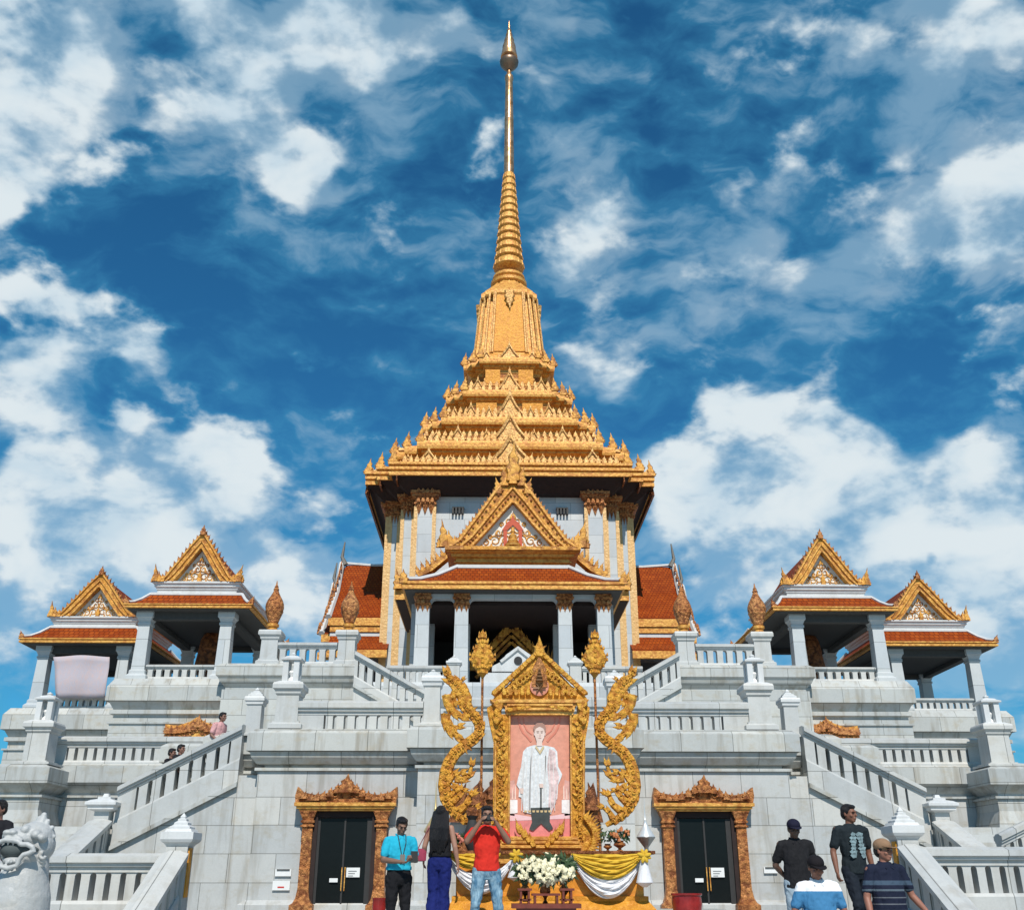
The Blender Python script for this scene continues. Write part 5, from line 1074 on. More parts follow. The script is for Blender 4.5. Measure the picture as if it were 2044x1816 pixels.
LAY('painted_breeches', [(1059, 1612), (1098, 1611), (1097, 1640), (1104, 1653), (1096, 1658), (1085, 1648), (1080, 1643), (1074, 1648), (1064, 1658), (1056, 1655), (1062, 1640)], 8, BKP, pic)
# ---- serpent scrolls
NAG = [(892, 1341), (897, 1356), (909, 1364), (921, 1378), (928, 1394), (929, 1408), (938, 1420), (950, 1432), (958, 1447), (956, 1464), (944, 1476), (926, 1488), (909, 1502), (897, 1520), (890, 1542), (887, 1568), (890, 1594), (900, 1614), (918, 1632), (944, 1646)]
NW = [.3, .6, .95, 1.15, 1.2, 1.1, .85, .85, .9, .9, .9, .9, .95, 1.0, 1.05, 1.05, .95, .8, .6, .35]
for sx in (-1, 1):
    mx_ = lambda px: 1077+sx*(1077-px)*1.0
    ng = [SP(mx_(a), b) for a, b in NAG]
    bm = B(); tube(bm, [(p.x, YS+.02, p.z) for p in ng], .105, 8, taper=lambda t: NW[min(len(NW)-1, int(round(t*(len(NW)-1))))], squash=.55)
    s = ob('serpent_scroll', bm, GOLDY, shr, True)
    bm = B(); rng = random.Random(5)
    for i in range(len(ng)-1):
        for f in (0, .5):
            p = ng[i].lerp(ng[i+1], f); d = (ng[i+1]-ng[i]).normalized(); an = math.atan2(d.z, d.x)
            for side in (-1, 1):
                nx, nz = -d.z*side, d.x*side; wdt = .08*NW[i]; big = 1.0 if i > 3 else 1.5
                aa = math.atan2(nz, nx)+ (0.75 if side*1 > 0 else -.75)*(1)
                # leaves lean backwards along the scroll, away from its tail
                tgt = Vector((nx, 0, nz))*.42-d*1.0; aa = math.atan2(tgt.z, tgt.x)
                leaf(bm, p.x+nx*wdt*.75, YS-.0, p.z+nz*wdt*.75, aa, .11*big*(1 if f else .85), .06*big, .035, bend=.22*side)
            curl(bm, p.x, YS-.045, p.z, .035, sx, .012, 1.0, i)
    ob('scroll_leaves', bm, GOLDY, s)
    bm = B()      # inner curls
    def arc(pts, r0):
        q = [SP(mx_(a), b) for a, b in pts]; tube(bm, [(p.x, YS+.01, p.z) for p in q], r0, 6, taper=lambda t: 1.0-.65*t, squash=.6); return q
    for pts, r0 in (([(893, 1386), (895, 1405), (905, 1420), (922, 1430), (936, 1424)], .10), ([(890, 1424), (889, 1440), (897, 1458), (912, 1468), (926, 1486)], .09), ([(893, 1440), (903, 1452), (914, 1450)], .08), ([(909, 1552), (922, 1556), (937, 1548), (941, 1528)], .08), ([(893, 1560), (906, 1545), (920, 1542)], .075), ([(903, 1600), (915, 1590), (920, 1578), (911, 1572)], .075), ([(915, 1618), (930, 1606), (938, 1588), (944, 1584)], .07), ([(930, 1634), (938, 1620), (950, 1612)], .065), ([(898, 1588), (908, 1578), (926, 1576), (938, 1582)], .055), ([(905, 1352), (915, 1360), (922, 1356)], .05), ([(912, 1372), (905, 1385), (908, 1400), (918, 1402)], .07)):
        q = arc(pts, r0)
        for k in range(len(q)):
            p = q[k]; 
            an_ = math.atan2((q[min(k+1, len(q)-1)]-q[max(k-1, 0)]).z, (q[min(k+1, len(q)-1)]-q[max(k-1, 0)]).x)
            for a in (.55, -.55): leaf(bm, p.x, YS-.01, p.z, an_+a, r0*1.9, r0*1.1, .03, bend=.3*(1 if a < 0 else -1))
    ob('inner_curl', bm, GOLDY, s)
# ---- leaf standards
for k, (px, pb) in enumerate(((963, 1645), (1187, 1702))):
    Y = YS+.25; t = empty('leaf_standard', (U(px, 1600, Y).x, Y, .1), f'gold spade shaped leaf on a tall slim pole at the {("left", "right")[k]} of the portrait frame', 'standard', 'golden leaf standards')
    base = U(px, 1355, Y); bm = B(); tube(bm, [(base.x, Y, .1), (base.x, Y, base.z+.1)], .022, 8); ob('pole', bm, COPPER, t)
    out_p = [(0, 1257), (5, 1268), (10, 1281), (17, 1297), (24, 1310), (24, 1320), (17, 1332), (8, 1345), (0, 1356)]
    pts = [(px+a, b) for a, b in out_p]+[(px-a, b) for a, b in out_p[-2:0:-1]]; w = [U(a, b, Y) for a, b in pts]
    bm = B(); cx_ = sum(p.x for p in w)/len(w); cz_ = sum(p.z for p in w)/len(w)
    rings(bm, [[(cx_+(p.x-cx_)*s, Y+dy, cz_+(p.z-cz_)*s) for p in w] for s, dy in ((.6, -.09), (.93, -.03), (1, .0), (.93, .04), (.6, .07))]); ob('leaf_blade', bm, GOLDY, t)
    bm = B(); rng = random.Random(8)
    for j in range(8):
        zz = 1345-j*10; hw_ = max(1, 21*(1-abs(zz-1316)/(34 if zz > 1316 else 56)))
        for u in (-.85, -.4, .0, .4, .85):
            p = U(px+u*hw_, zz, Y); leaf(bm, p.x, Y-.09+.05*abs(u), p.z, math.pi/2-u*.4, .085, .06, .018, bend=0)
    p = U(px, 1272, Y); flame(bm, p.x, Y, p.z, .11, .16, t=.03)
    for a, b in out_p[1:-1]:
        for sx in (-1, 1): p = U(px+sx*a, b, Y); leaf(bm, p.x, Y-.02, p.z, math.pi/2-sx*.35, .08, .045, .03, bend=.2*sx)
    ob('leaf_carving', bm, GOLDY, t)
# ---- draped table
TBL = empty('draped_table', (XP(1095, 16.7, 1700), 16.6, .1), 'long gold altar table with yellow and white swags in front of the portrait', 'table')
YT = 16.6; tz = ZP(1697, YT); a_, b_ = XP(893, YT, 1700), XP(1308, YT, 1700); bm = B(); box(bm, a_, b_, YT, YT+1.0, tz-.05, tz); ob('table_top', bm, COPDK, TBL)
bm = B(); p0, p1 = XP(910, YT, 1750), XP(1286, YT, 1750); z0 = ZP(1788, YT)
mould(bm, rect(p0, p1, YT+.12, YT+.9), [(.0, z0), (0, tz-.051)]); ob('table_body', bm, m_gold('table_gold_cloth', (.72, .26, .02), (.78, .34, .04), (.5, .16, .01), 3, metal=.2, bs=.4), TBL)
bm = B(); mould(bm, rect(p0, p1, YT+.12, YT+.9), [(.28, .1), (.28, .16), (.22, .18), (.12, z0-.14), (.06, z0-.07), (.06, z0-.001)]); ob('table_foot', bm, GOLDP, TBL)
bm = B(); box(bm, p0+.1, p1-.1, YT+.06, YT+.119, tz-.18, tz-.052); ob('apron', bm, GOLDS, TBL)
YEL = m_cloth('yellow_satin', (.66, .42, .045), (.50, .27, .015), fac=.7); WSA = m_cloth('white_satin', (.74, .74, .76), (.52, .52, .56), fac=.5)
def swag(par, name, xa, xb, y, zt0, zt1, dt, db, m, folds=5):
    """cloth hanging between two points: dt/db = sag of the upper and lower edge"""
    bm = B(); n_, k_ = 36, 34; rs = []
    for j in range(k_+1):
        v = j/k_; row = []
        for i in range(n_+1):
            u = i/n_; sag = 4*u*(1-u); s = sag**.85
            z = zt0-(zt0-zt1)*v*.15-(dt+(db-dt)*v)*s; yy = y-.02-.11*sag*(.3+.7*math.sin(math.pi*min(1, v*.8+.1)))-.024*math.sin(v*folds*math.pi*2+1.5*math.sin(u*7))*sag-.010*math.sin(v*folds*math.pi*5.3+u*11)*sag
            row.append(bm.verts.new((xa+(xb-xa)*u, yy, z-.0*v)))
        rs.append(row)
    for a, b in zip(rs, rs[1:]):
        for i in range(n_): bm.faces.new((a[i], a[i+1], b[i+1], b[i]))
    o = ob(name, bm, m, par, True); o.modifiers.new('thickness', 'SOLIDIFY').thickness = .012; return o
def zt(py): return ZP(py, YT)
xm1, xm2, xr_ = XP(1140, YT, 1710), XP(1283, YT, 1710), 0
swag(TBL, 'white_swag', xm1, xm2, YT+.03, zt(1706), zt(1712), zt(1706)-zt(1752), zt(1706)-zt(1792), WSA, 3)
swag(TBL, 'yellow_swag', xm1, xm2, YT-.02, zt(1704), zt(1709), .01, zt(1706)-zt(1757), YEL, 5)
xl1, xl2 = XP(893, YT, 1710), XP(1028, YT, 1710)
swag(TBL, 'white_swag', xl1, xl2, YT+.03, zt(1706), zt(1712), zt(1706)-zt(1745), zt(1706)-zt(1782), WSA, 4)
swag(TBL, 'yellow_swag', xl1, XP(960, YT, 1710)+.3, YT-.02, zt(1703), zt(1709), .01, zt(1706)-zt(1736), YEL, 3)
for (px, h_, nm) in ((1284, 62, 'r'), (1030, 50, 'l')):
    p = U(px, 1708, YT-.1); bm = B(); q = p.z-ZP(1708+h_, YT)
    lathe(bm, p.x, YT-.12, [(.02, p.z+.04), (.07, p.z+.01), (.05, p.z-.04), (.06, p.z-.1), (.10, p.z-q*.6), (.13, p.z-q*.85), (.03, p.z-q)], 18); ob('white_tassel', bm, WSA, TBL, True)
    bm = B()
    for a in (.3, 1.1, 1.9, 2.8, 3.6, 4.4, 5.2, 6.0): bmesh.ops.create_icosphere(bm, subdivisions=2, radius=.05, matrix=Matrix.Translation((p.x+.055*math.cos(a), YT-.19-.015*math.sin(a*3), p.z+.05*math.sin(a))) @ Matrix.Rotation(-a, 4, 'Y') @ Matrix.Diagonal((1.2, .5, .6, 1)))
    ob('rosette', bm, YEL, TBL)
# ---- flowers in front
PET = m_plain('cream_petals', (.80, .74, .50), .6, var=.1, sc=20); LEAFM = m_plain('dark_leaves', (.035, .07, .02), .5, var=.5, sc=20); YPET = m_plain('yellow_petals', (.85, .6, .08), .6)
def bouquet(name, label, cat, c, rx, rz, n, rad, pots, pet=PET, group=None):
    root = empty(name, c, label, cat, group); rng = random.Random(n); bm = B()
    for k in range(n*9):
        a, b = rng.uniform(0, math.pi), rng.uniform(-1, 1); r = rng.uniform(.45, .98)
        x, z = c[0]+rx*r*math.cos(a)*1.0, c[2]+rz+rz*b*r*abs(math.sin(a))**.3; y = c[1]-rx*.35*r*math.sin(a); s = rad*rng.uniform(.6, 1.25); A = rng.uniform(0, 6.28)
        leaf(bm, x, y, z, A, s*2, s*.8, .006, .3)
    ob('foliage', bm, LEAFM, root)
    first = None
    for k in range(n):
        a = rng.uniform(0, math.pi*2); r = math.sqrt(rng.uniform(0, 1)); u, v = r*math.cos(a), r*math.sin(a)
        loc = Vector((rx*u, -rx*.45*math.sqrt(max(0, 1-r*r))-.03, rz+rz*v*.95+rng.uniform(-.02, .02)))
        if first is None:
            b = B()
            for j in range(9):
                aa = j*2.4; q = .35+.65*(j/9)
                M4 = Matrix.Translation((rad*.62*q*math.cos(aa), -rad*.5*(1-q), rad*.62*q*math.sin(aa))) @ Matrix.Rotation(aa, 4, 'Y') @ Matrix.Rotation(.6, 4, 'X') @ Matrix.Diagonal((.55, .16, .42, 1))
                bmesh.ops.create_icosphere(b, subdivisions=1, radius=rad, matrix=M4)
            me = bpy.data.meshes.new('blossom'); b.to_mesh(me); b.free(); me.materials.append(pet); first = o = bpy.data.objects.new('blossom', me); col.objects.link(o)
        else: o = first.copy(); col.objects.link(o)
        o.parent = root; o.location = loc; o.rotation_euler = (rng.uniform(-.7, .5), rng.uniform(0, 6), rng.uniform(-.7, .7)); o.scale = [rng.uniform(.75, 1.2)]*3
    for (dx, h_, r_) in pots:
        bm = B(); z = c[2]-h_; lathe(bm, c[0]+dx, c[1], [(r_*.5, z), (r_*.55, z+h_*.08), (r_*.22, z+h_*.25), (r_*.3, z+h_*.35), (r_, z+h_*.65), (r_*.9, z+h_*.85), (r_*.55, z+h_), (r_*.8, z+h_*1.15)], 14); ob('vase', bm, COPPER, root, True)
    return root
YF = 15.9
c = U(1088, 1766, YF); bouquet('flower_bouquet', 'wide bouquet of cream roses with dark leaves in front of the portrait', 'flowers', (c.x, YF, c.z), hp(59, 1735, YF), (ZP(1706, YF)-c.z)/2, 62, .062, [(-hp(40, 1770, YF), .22, .07), (0.0, .26, .08), (hp(38, 1770, YF), .22, .07)])
bm = B(); alt = empty('altar_stand', (c.x, YF, .0), 'small dark red wooden stepped altar stand under the rose bouquet', 'stand'); RW = m_plain('red_brown_wood', (.16, .035, .02), .4, var=.3, sc=12)
x0, x1 = XP(1037, YF, 1800), XP(1140, YF, 1800); 
for (u0, u1, py) in ((0, .19, 1772), (.27, .73, 1782), (.81, 1, 1772)):
    xa, xb = x0+(x1-x0)*u0, x0+(x1-x0)*u1; zz = ZP(py, YF); bm = B(); box(bm, xa-.03, xb+.03, YF-.3, YF+.05, zz-.03, zz); box(bm, xa-.02, xb+.02, YF-.29, YF+.04, zz-.16, zz-.14)
    for q in (xa, xb-.03): box(bm, q, q+.03, YF-.29, YF+.03, ZP(1803, YF), zz-.031)
    ob('stand_tier', bm, RW, alt)
bm = B(); z = ZP(1802, YF); box(bm, x0-.12, x1+.12, YF-.36, YF+.1, z-.06, z); box(bm, x0-.05, x1+.05, YF-.3, YF+.04, -.1, z-.061); ob('stand_base', bm, RW, alt)
# on the table
c = U(1237, 1690, YT+.4); bouquet('flower_bowl', 'small bowl of reddish flowers on the table beside the silver urn', 'flowers', (c.x, YT+.4, tz+.14), .17, .1, 16, .035, [(0, .14, .1)], m_plain('orange_petals', (.5, .18, .06), .6))
c = U(1213, 1690, YT+.5); bouquet('flower_bowl', 'dark green leafy posy on the table between the frame and the reddish bowl', 'flowers', (c.x, YT+.5, tz+.1), .12, .13, 5, .03, [(0, .1, .07)], m_plain('green_buds', (.1, .13, .06), .6))
c = U(912, 1690, YT+.4); bouquet('flower_bowl', 'little bowl of pink flowers on the table between the woman and the man in red', 'flowers', (c.x, YT+.4, tz+.1), .12, .08, 12, .035, [(0, .1, .07)], m_plain('pink_petals', (.6, .22, .16), .6))
def offering(px, py0, py1, hw_, label, m, Y=YT+.35, mb=None):
    x = XP(px, Y, (py0+py1)/2); z0 = ZP(py1, Y); H_ = ZP(py0, Y)-z0; r = hp(hw_, (py0+py1)/2, Y); t = empty('offering_urn', (x, Y, z0), label, 'urn')
    bm = B(); lathe(bm, x, Y, [(r*.42, z0), (r*.45, z0+H_*.02), (r*.2, z0+H_*.05), (r*.24, z0+H_*.09), (r*.45, z0+H_*.14), (r*.95, z0+H_*.26), (r*1.0, z0+H_*.275), (r*.97, z0+H_*.285)], 18); ob('footed_bowl', bm, mb or m, t, True)
    bm = B(); lathe(bm, x, Y, [(r*.96, z0+H_*.286), (r*.85, z0+H_*.33), (r*.5, z0+H_*.43), (r*.28, z0+H_*.5), (r*.13, z0+H_*.58), (r*.16, z0+H_*.6), (r*.09, z0+H_*.62), (r*.05, z0+H_*.78), (r*.02, z0+H_)], 18); ob('pointed_lid', bm, m, t, True)
SIL = m_plain('silver_white', (.66, .67, .66), .3, .35, var=.06); SIL2 = m_plain('dull_silver', (.38, .38, .36), .3, .6)
offering(1288, 1594, 1700, 19, 'tall silver white urn with needle lid at the right end of the table', SIL, mb=SIL2)
PLG = m_plain('pale_gold', (.72, .52, .22), .35, .5)
offering(869, 1560, 1697, 22, 'tall pale gold urn with needle lid half hidden by the long haired woman', PLG, Y=YT+.1)
t = empty('dark_vase', (XP(942, YT+.3, 1680), YT+.3, tz), 'dark vase on the table beside the man in red', 'vase'); bm = B(); x = XP(942, YT+.3, 1680); lathe(bm, x, YT+.3, [(.06, tz), (.11, tz+.1), (.13, tz+.25), (.08, tz+.4), (.06, tz+.46), (.1, tz+.52)], 14); ob('vase_body', bm, DARK, t, True)
bm = B(); lathe(bm, x, YT+.3, [(.09, tz+.521), (.1, tz+.6), (.03, tz+.66)], 10); ob('vase_lid', bm, COPDK, t, True)
# ---- red pots
POTR = m_plain('dark_red_glaze', (.30, .02, .018), .25, var=.5, sc=3)
for (px, hw_, py, Y, lab) in ((1371, 31, 1782, 16.2, 'big dark red glazed pot before the right gilded door'), (757, 14, 1791, 16.6, 'dark red glazed pot beside the man in the blue shirt')):
    x = XP(px, Y, 1800); z = ZP(py, Y); r = hp(hw_, 1800, Y); t = empty('glazed_pot', (x, Y, 0), lab, 'pot', 'dark red pots before the doors')
    bm = B(); lathe(bm, x, Y, [(r*.6, 0), (r*.85, z*.3), (r*.97, z*.7), (r*.93, z*.92), (r*1.0, z*.95), (r*1.0, z), (r*.86, z), (r*.86, z*.8)], 22); ob('pot_body', bm, POTR, t, True)
    bm = B(); lathe(bm, x, Y, [(r*.85, z*.8), (r*.3, z*.83), (.01, z*.83)], 16); ob('pot_soil', bm, DARK, t)
# ================================================================== people
def capsule(bm, p, q, r0, r1):
    p, q = Vector(p), Vector(q); d = q-p; L = d.length
    if L < 1e-5: return
    rot = d.to_track_quat('Z', 'Y').to_matrix().to_4x4()
    bmesh.ops.create_cone(bm, cap_ends=True, segments=10, radius1=r0, radius2=r1, depth=L, matrix=Matrix.Translation((p+q)/2) @ rot)
    for c_, r in ((p, r0), (q, r1)): bmesh.ops.create_icosphere(bm, subdivisions=2, radius=r*1.01, matrix=Matrix.Translation(c_))
def ell(bm, c, rx, ry, rz, rot=None):
    M4 = Matrix.Translation(c)
    if rot is not None: M4 = M4 @ rot
    bmesh.ops.create_icosphere(bm, subdivisions=3, radius=1, matrix=M4 @ Matrix.Diagonal((rx, ry, rz, 1)))
def loft(bm, secs, n=16):
    rings(bm, [[(cx+rx*math.cos(2*math.pi*i/n), cy+ry*math.sin(2*math.pi*i/n), z) for i in range(n)] for z, cx, cy, rx, ry in secs])
def fused(name, bm, m, root, vox=.012, smooth=4, S=1.0):
    bm.transform(Matrix.Scale(S, 4)); bmesh.ops.recalc_face_normals(bm, faces=bm.faces[:])
    me = bpy.data.meshes.new(name); bm.to_mesh(me); bm.free(); me.materials.append(m); o = bpy.data.objects.new(name, me); col.objects.link(o); o.parent = root; org[o] = Vector((0, 0, 0))
    r = o.modifiers.new('union', 'REMESH'); r.mode = 'VOXEL'; r.voxel_size = vox; r.use_smooth_shade = True
    s = o.modifiers.new('soften', 'SMOOTH'); s.iterations = smooth; s.factor = .5
    if name in ('shirt', 'trousers'):
        d_ = o.modifiers.new('creases', 'DISPLACE'); d_.texture = CREASE; d_.strength = .012 if name == 'shirt' else .016; d_.mid_level = .5; d_.texture_coords = 'LOCAL'
    return o
CREASE = bpy.data.textures.new('creases', 'MARBLE'); CREASE.noise_scale = .13; CREASE.turbulence = 9
def hand(bm, wrist, d, side, palm_n, curl_=.5, spread=1.0):
    """five fingers; d = direction of the forearm, palm_n = direction the palm faces"""
    w = Vector(wrist); d = Vector(d).normalized(); n = Vector(palm_n); n = (n-d*n.dot(d)).normalized(); s = d.cross(n).normalized()*side
    rot = Matrix((s, n, d)).transposed().to_4x4(); ell(bm, w+d*.045, .037, .016, .05, rot)
    for k, (off, L, r) in enumerate(((-.028, .058, .0078), (-.0095, .07, .0082), (.0095, .075, .0084), (.028, .068, .008))):
        a = w+d*.082+s*off*spread; c1 = curl_*(1+.12*k); m1 = a+(d*math.cos(c1*.6)+n*math.sin(c1*.6)+s*off*2*spread)*(L*.48); m2 = m1+(d*math.cos(c1*1.6)+n*math.sin(c1*1.6))*(L*.55)
        capsule(bm, a-d*.015, m1, r*1.1, r); capsule(bm, m1, m2, r, r*.85)
    a = w+d*.03+s*.03; m1 = a+(s*.6+d*.7+n*.35).normalized()*.035; m2 = m1+(d*.9+n*.45).normalized()*.03; capsule(bm, a-s*.01, m1, .011, .010); capsule(bm, m1, m2, .010, .008)
SKIN = {}
def skin(c):
    if c not in SKIN: SKIN[c] = m_plain('skin', c, .55, var=.08, sc=14, bump=.05)
    return SKIN[c]
HAIRM = m_plain('black_hair', (.007, .006, .007), .42, var=.5, sc=40, bump=.3, spec=.35)
_nt = HAIRM.node_tree; _s = N(_nt); _o = _s.new('ShaderNodeTexCoord').outputs['Object']
_s.link(_s.bump(_s.noise(_s.mapping(_o, (1, 1, .06)), 130, 4, .7), .9, .02), _nt.nodes['Principled BSDF'].inputs['Normal']); SHOE = m_plain('dark_shoes', (.03, .025, .02), .5); EYEM = m_plain('dark_eyes', (.02, .015, .01), .2)
def person(label, loc, rot, H, shirt, trousers, arms, legs=None, skinc=(.25, .13, .08), hair='short', hat=None, lean=0.0, headturn=0.0, headdown=0.0, girth=1.0, sleeve=.55, long_trousers=True, back=False, hem=.86, collar=None, extras=None, tuck=False, bare_arms=False, shw=.19, vox=.0085):
    root = empty('person', loc, label, 'person', 'visitors at the temple'); root.rotation_euler.z = rot; S = H/1.7; SK = skin(skinc)
    J = dict(hipL=Vector((-.09, 0, .90)), hipR=Vector((.09, 0, .90)), kL=Vector((-.10, -.015, .48)), kR=Vector((.10, -.015, .48)), aL=Vector((-.11, .02, .09)), aR=Vector((.11, .02, .09)), sL=Vector((-shw, .01, 1.385)), sR=Vector((shw, .01, 1.385)))
    for k, v in (legs or {}).items(): J[k] = Vector(v)
    for k, v in arms.items():
        if k not in ('pL', 'pR', 'cL', 'cR'): J[k] = Vector(v)
    g = girth; ly = lambda z: -lean*max(0, z-.95)
    T = lambda c, z: Vector((0, ly(z), 0))
    for k in ('sL', 'sR'): J[k] = J[k]+T(0, 1.385)
    # ---- body, one continuous surface
    bm = B(); loft(bm, [(.84, 0, 0, .13, .10), (.92, 0, 0, .155*g, .105*g), (1.03, 0, ly(1.03), .135*g, .095*g), (1.22, 0, ly(1.22), .155, .10), (1.35, 0, ly(1.35), .165, .09), (1.43, 0, ly(1.43), .10, .065), (1.47, 0, ly(1.47), .05, .05)])
    hc = Vector((0, ly(1.55)-.015-headdown*.05, 1.585-headdown*.02)); capsule(bm, (0, ly(1.42)+.005, 1.42), hc+Vector((0, .015, -.05)), .056, .052)
    R3 = Matrix.Rotation(headturn, 4, 'Z') @ Matrix.Rotation(headdown*.8, 4, 'X')
    def h(x, y, z): return hc+(R3 @ Vector((x, y, z)))
    ell(bm, h(0, .012, .03), .074, .092, .088, R3); ell(bm, h(0, -.012, -.03), .062, .075, .082, R3); ell(bm, h(0, -.05, -.083), .034, .032, .026, R3)
    ell(bm, h(0, -.098, -.015), .012, .018, .022, R3); ell(bm, h(0, -.107, -.026), .016, .012, .010, R3); ell(bm, h(0, -.086, .022), .05, .015, .010, R3)
    ell(bm, h(0, -.088, -.056), .024, .012, .006, R3); ell(bm, h(0, -.086, -.066), .020, .012, .007, R3)
    for s in (-1, 1): ell(bm, h(s*.076, .012, -.008), .010, .018, .030, R3); ell(bm, h(s*.042, -.06, -.025), .022, .022, .02, R3)
    for s, a in ((-1, 'L'), (1, 'R')):
        e, w = J['e'+a], J['w'+a]; capsule(bm, J['s'+a], e, .050, .040); capsule(bm, e, e.lerp(w, .35), .040, .040); capsule(bm, e.lerp(w, .35), w, .040, .026)
        hd = (w-e).normalized(); hand(bm, w, arms.get('d'+a, hd) if False else hd, s if True else 1, arms.get('p'+a, (-s, 0, 0)), arms.get('c'+a, .5))
        capsule(bm, J['hip'+a], J['k'+a], .080*g, .055); capsule(bm, J['k'+a], J['k'+a].lerp(J['a'+a], .35), .052, .056); capsule(bm, J['k'+a].lerp(J['a'+a], .35), J['a'+a], .056, .036)
        f = J['a'+a]; ell(bm, f+Vector((0, -.06, -.045)), .042, .115, .035)
    fused('body', bm, SK, root, vox, 3, S)
    for s in (-1, 1):
        bm = B(); ell(bm, h(s*.030, -.084, .003), .011, .008, .006, R3); bm.transform(Matrix.Scale(S, 4)); o = ob('eye', bm, EYEM, None, True); o.parent = root
        bm = B(); tube(bm, [h(s*.014, -.096, .017), h(s*.032, -.094, .024), h(s*.05, -.08, .018)], .0045, 5); bm.transform(Matrix.Scale(S, 4)); o = ob('eyebrow', bm, HAIRM, None); o.parent = root
    # ---- hair
    bm = B()
    if hair in ('short', 'cap'):
        ell(bm, h(0, .022, .045), .082, .094, .085, R3); ell(bm, h(0, .055, .0), .074, .062, .075, R3)
        if hair == 'short':
            rng = random.Random(int(H*1000)); 
            for k in range(24): a = rng.uniform(0, 6.28); r = rng.uniform(.02, .07); ell(bm, h(r*math.cos(a), .015+r*math.sin(a), .108-.4*r*r/.07), .02, .02, .022, R3)
            ell(bm, h(0, -.055, .085), .058, .035, .028, R3)
        for s in (-1, 1): ell(bm, h(s*.072, -.005, .03), .012, .03, .035, R3)
    elif hair == 'long':
        ell(bm, h(0, .02, .04), .088, .102, .095, R3); 
        for k in range(9):
            u = (k-4)/4; x = u*.085; capsule(bm, h(x, .06-.05*u*u, .02), (x*1.25, .11-.03*u*u+ly(1.3), 1.38), .042, .05); capsule(bm, (x*1.25, .11-.03*u*u+ly(1.3), 1.38), (x*1.25, .125-.02*u*u, 1.22), .048, .042); capsule(bm, (x*1.25, .125-.02*u*u, 1.22), (x*1.05+.014*(-1)**k, .12, 1.10-.035*(k % 3)), .042, .016)
    fused('hair', bm, HAIRM, root, .009, 2, S)
    if hat:
        bm = B(); ell(bm, h(0, .01, .055), .092, .108, .082, R3); fused('cap_crown', bm, hat, root, .009, 3, S)
        bm = B(); pts = []
        n_ = 10; r1, r2 = [], []
        for i in range(n_+1):
            a = math.pi+math.pi*i/n_; r1.append(h(.088*math.cos(a), -.045+.03*math.sin(a), .045)); r2.append(h(.080*math.cos(a), -.08+.095*math.sin(a), .030+.012*abs(math.cos(a))))
        for i in range(n_): 
            v = [bm.verts.new(p) for p in (r1[i], r1[i+1], r2[i+1], r2[i])]; bm.faces.new(v)
        bmesh.ops.remove_doubles(bm, verts=bm.verts[:], dist=.0005); bm.transform(Matrix.Scale(S, 4)); o = ob('cap_peak', bm, hat, None, True); o.parent = root; o.modifiers.new('thickness', 'SOLIDIFY').thickness = .008
    # ---- trousers
    bm = B(); loft(bm, [(.80, 0, .0, .10, .09), (.88, 0, 0, .172*g, .122*g), (.98, 0, ly(.98), .160*g, .112*g), (1.04, 0, ly(1.04), .146*g, .104*g)])
    for a in 'LR':
        hp_, k_, a_ = J['hip'+a], J['k'+a], J['a'+a]
        if long_trousers == 'wide': capsule(bm, hp_, k_, .100, .088); capsule(bm, k_, k_.lerp(a_, .62), .088, .098)
        elif long_trousers: capsule(bm, hp_, k_, .096*g, .068); capsule(bm, k_, a_+Vector((0, 0, .02)), .068, .056)
        else: e_ = hp_.lerp(k_, 1.0)+Vector((0, 0, .02)); capsule(bm, hp_, e_, .098*g, .084)
    fused('trousers', bm, trousers, root, .012, 4, S)
    # ---- shirt
    if shirt:
        bm = B(); zt_ = hem
        loft(bm, [(zt_, 0, ly(zt_), .176*g, .128*g), (zt_+.03, 0, ly(zt_), .176*g, .128*g), (1.05, 0, ly(1.05), .160*g, .122*g), (1.20, 0, ly(1.2)-.005, .176*(g*.5+.5), .120*(g*.6+.4)), (1.32, 0, ly(1.32), .182, .112), (1.375, 0, ly(1.38), .176, .104), (1.41, 0, ly(1.41), .148, .092), (1.44, 0, ly(1.44), .108, .08), (1.463, 0, ly(1.46), .066, .062)])
        for s, a in ((-1, 'L'), (1, 'R')):
            if bare_arms: continue
            e = J['s'+a].lerp(J['e'+a], sleeve+.15); q_ = J['s'+a]+Vector((-s*.008, 0, -.004)); capsule(bm, q_+Vector((-s*.06, 0, .010)), q_, .066, .064); capsule(bm, q_, e, .064, .062)
        fused('shirt', bm, shirt, root, .011, 3, S)
        if collar:
            bm = B(); c_ = Vector((0, ly(1.46), 1.455))
            for s in (-1, 1): tube(bm, [c_+Vector((s*.01, .06, .015)), c_+Vector((s*.06, .02, .015)), c_+Vector((s*.055, -.04, .0)), c_+Vector((s*.012, -.075, -.035)), c_+Vector((s*.05, -.085, -.06))], .013, 6)
            bm.transform(Matrix.Scale(S, 4)); o = ob('collar', bm, collar, None, True); o.parent = root
    for a in 'LR':
        bm = B(); f = J['a'+a]; ell(bm, f+Vector((0, -.055, -.05)), .048, .125, .036); capsule(bm, f+Vector((0, .0, -.04)), f+Vector((0, 0, .0)), .045, .04); o = fused('shoe', bm, SHOE, root, .01, 2, S)
    if extras: extras(root, J, S, h, ly)
    return root
def pos(px, Y, py=1700): return XP(px, Y, py)
def small(root, S, name, bm, m, smooth=False):
    bm.transform(Matrix.Scale(S, 4)); o = ob(name, bm, m, None, smooth); o.parent = root; return o
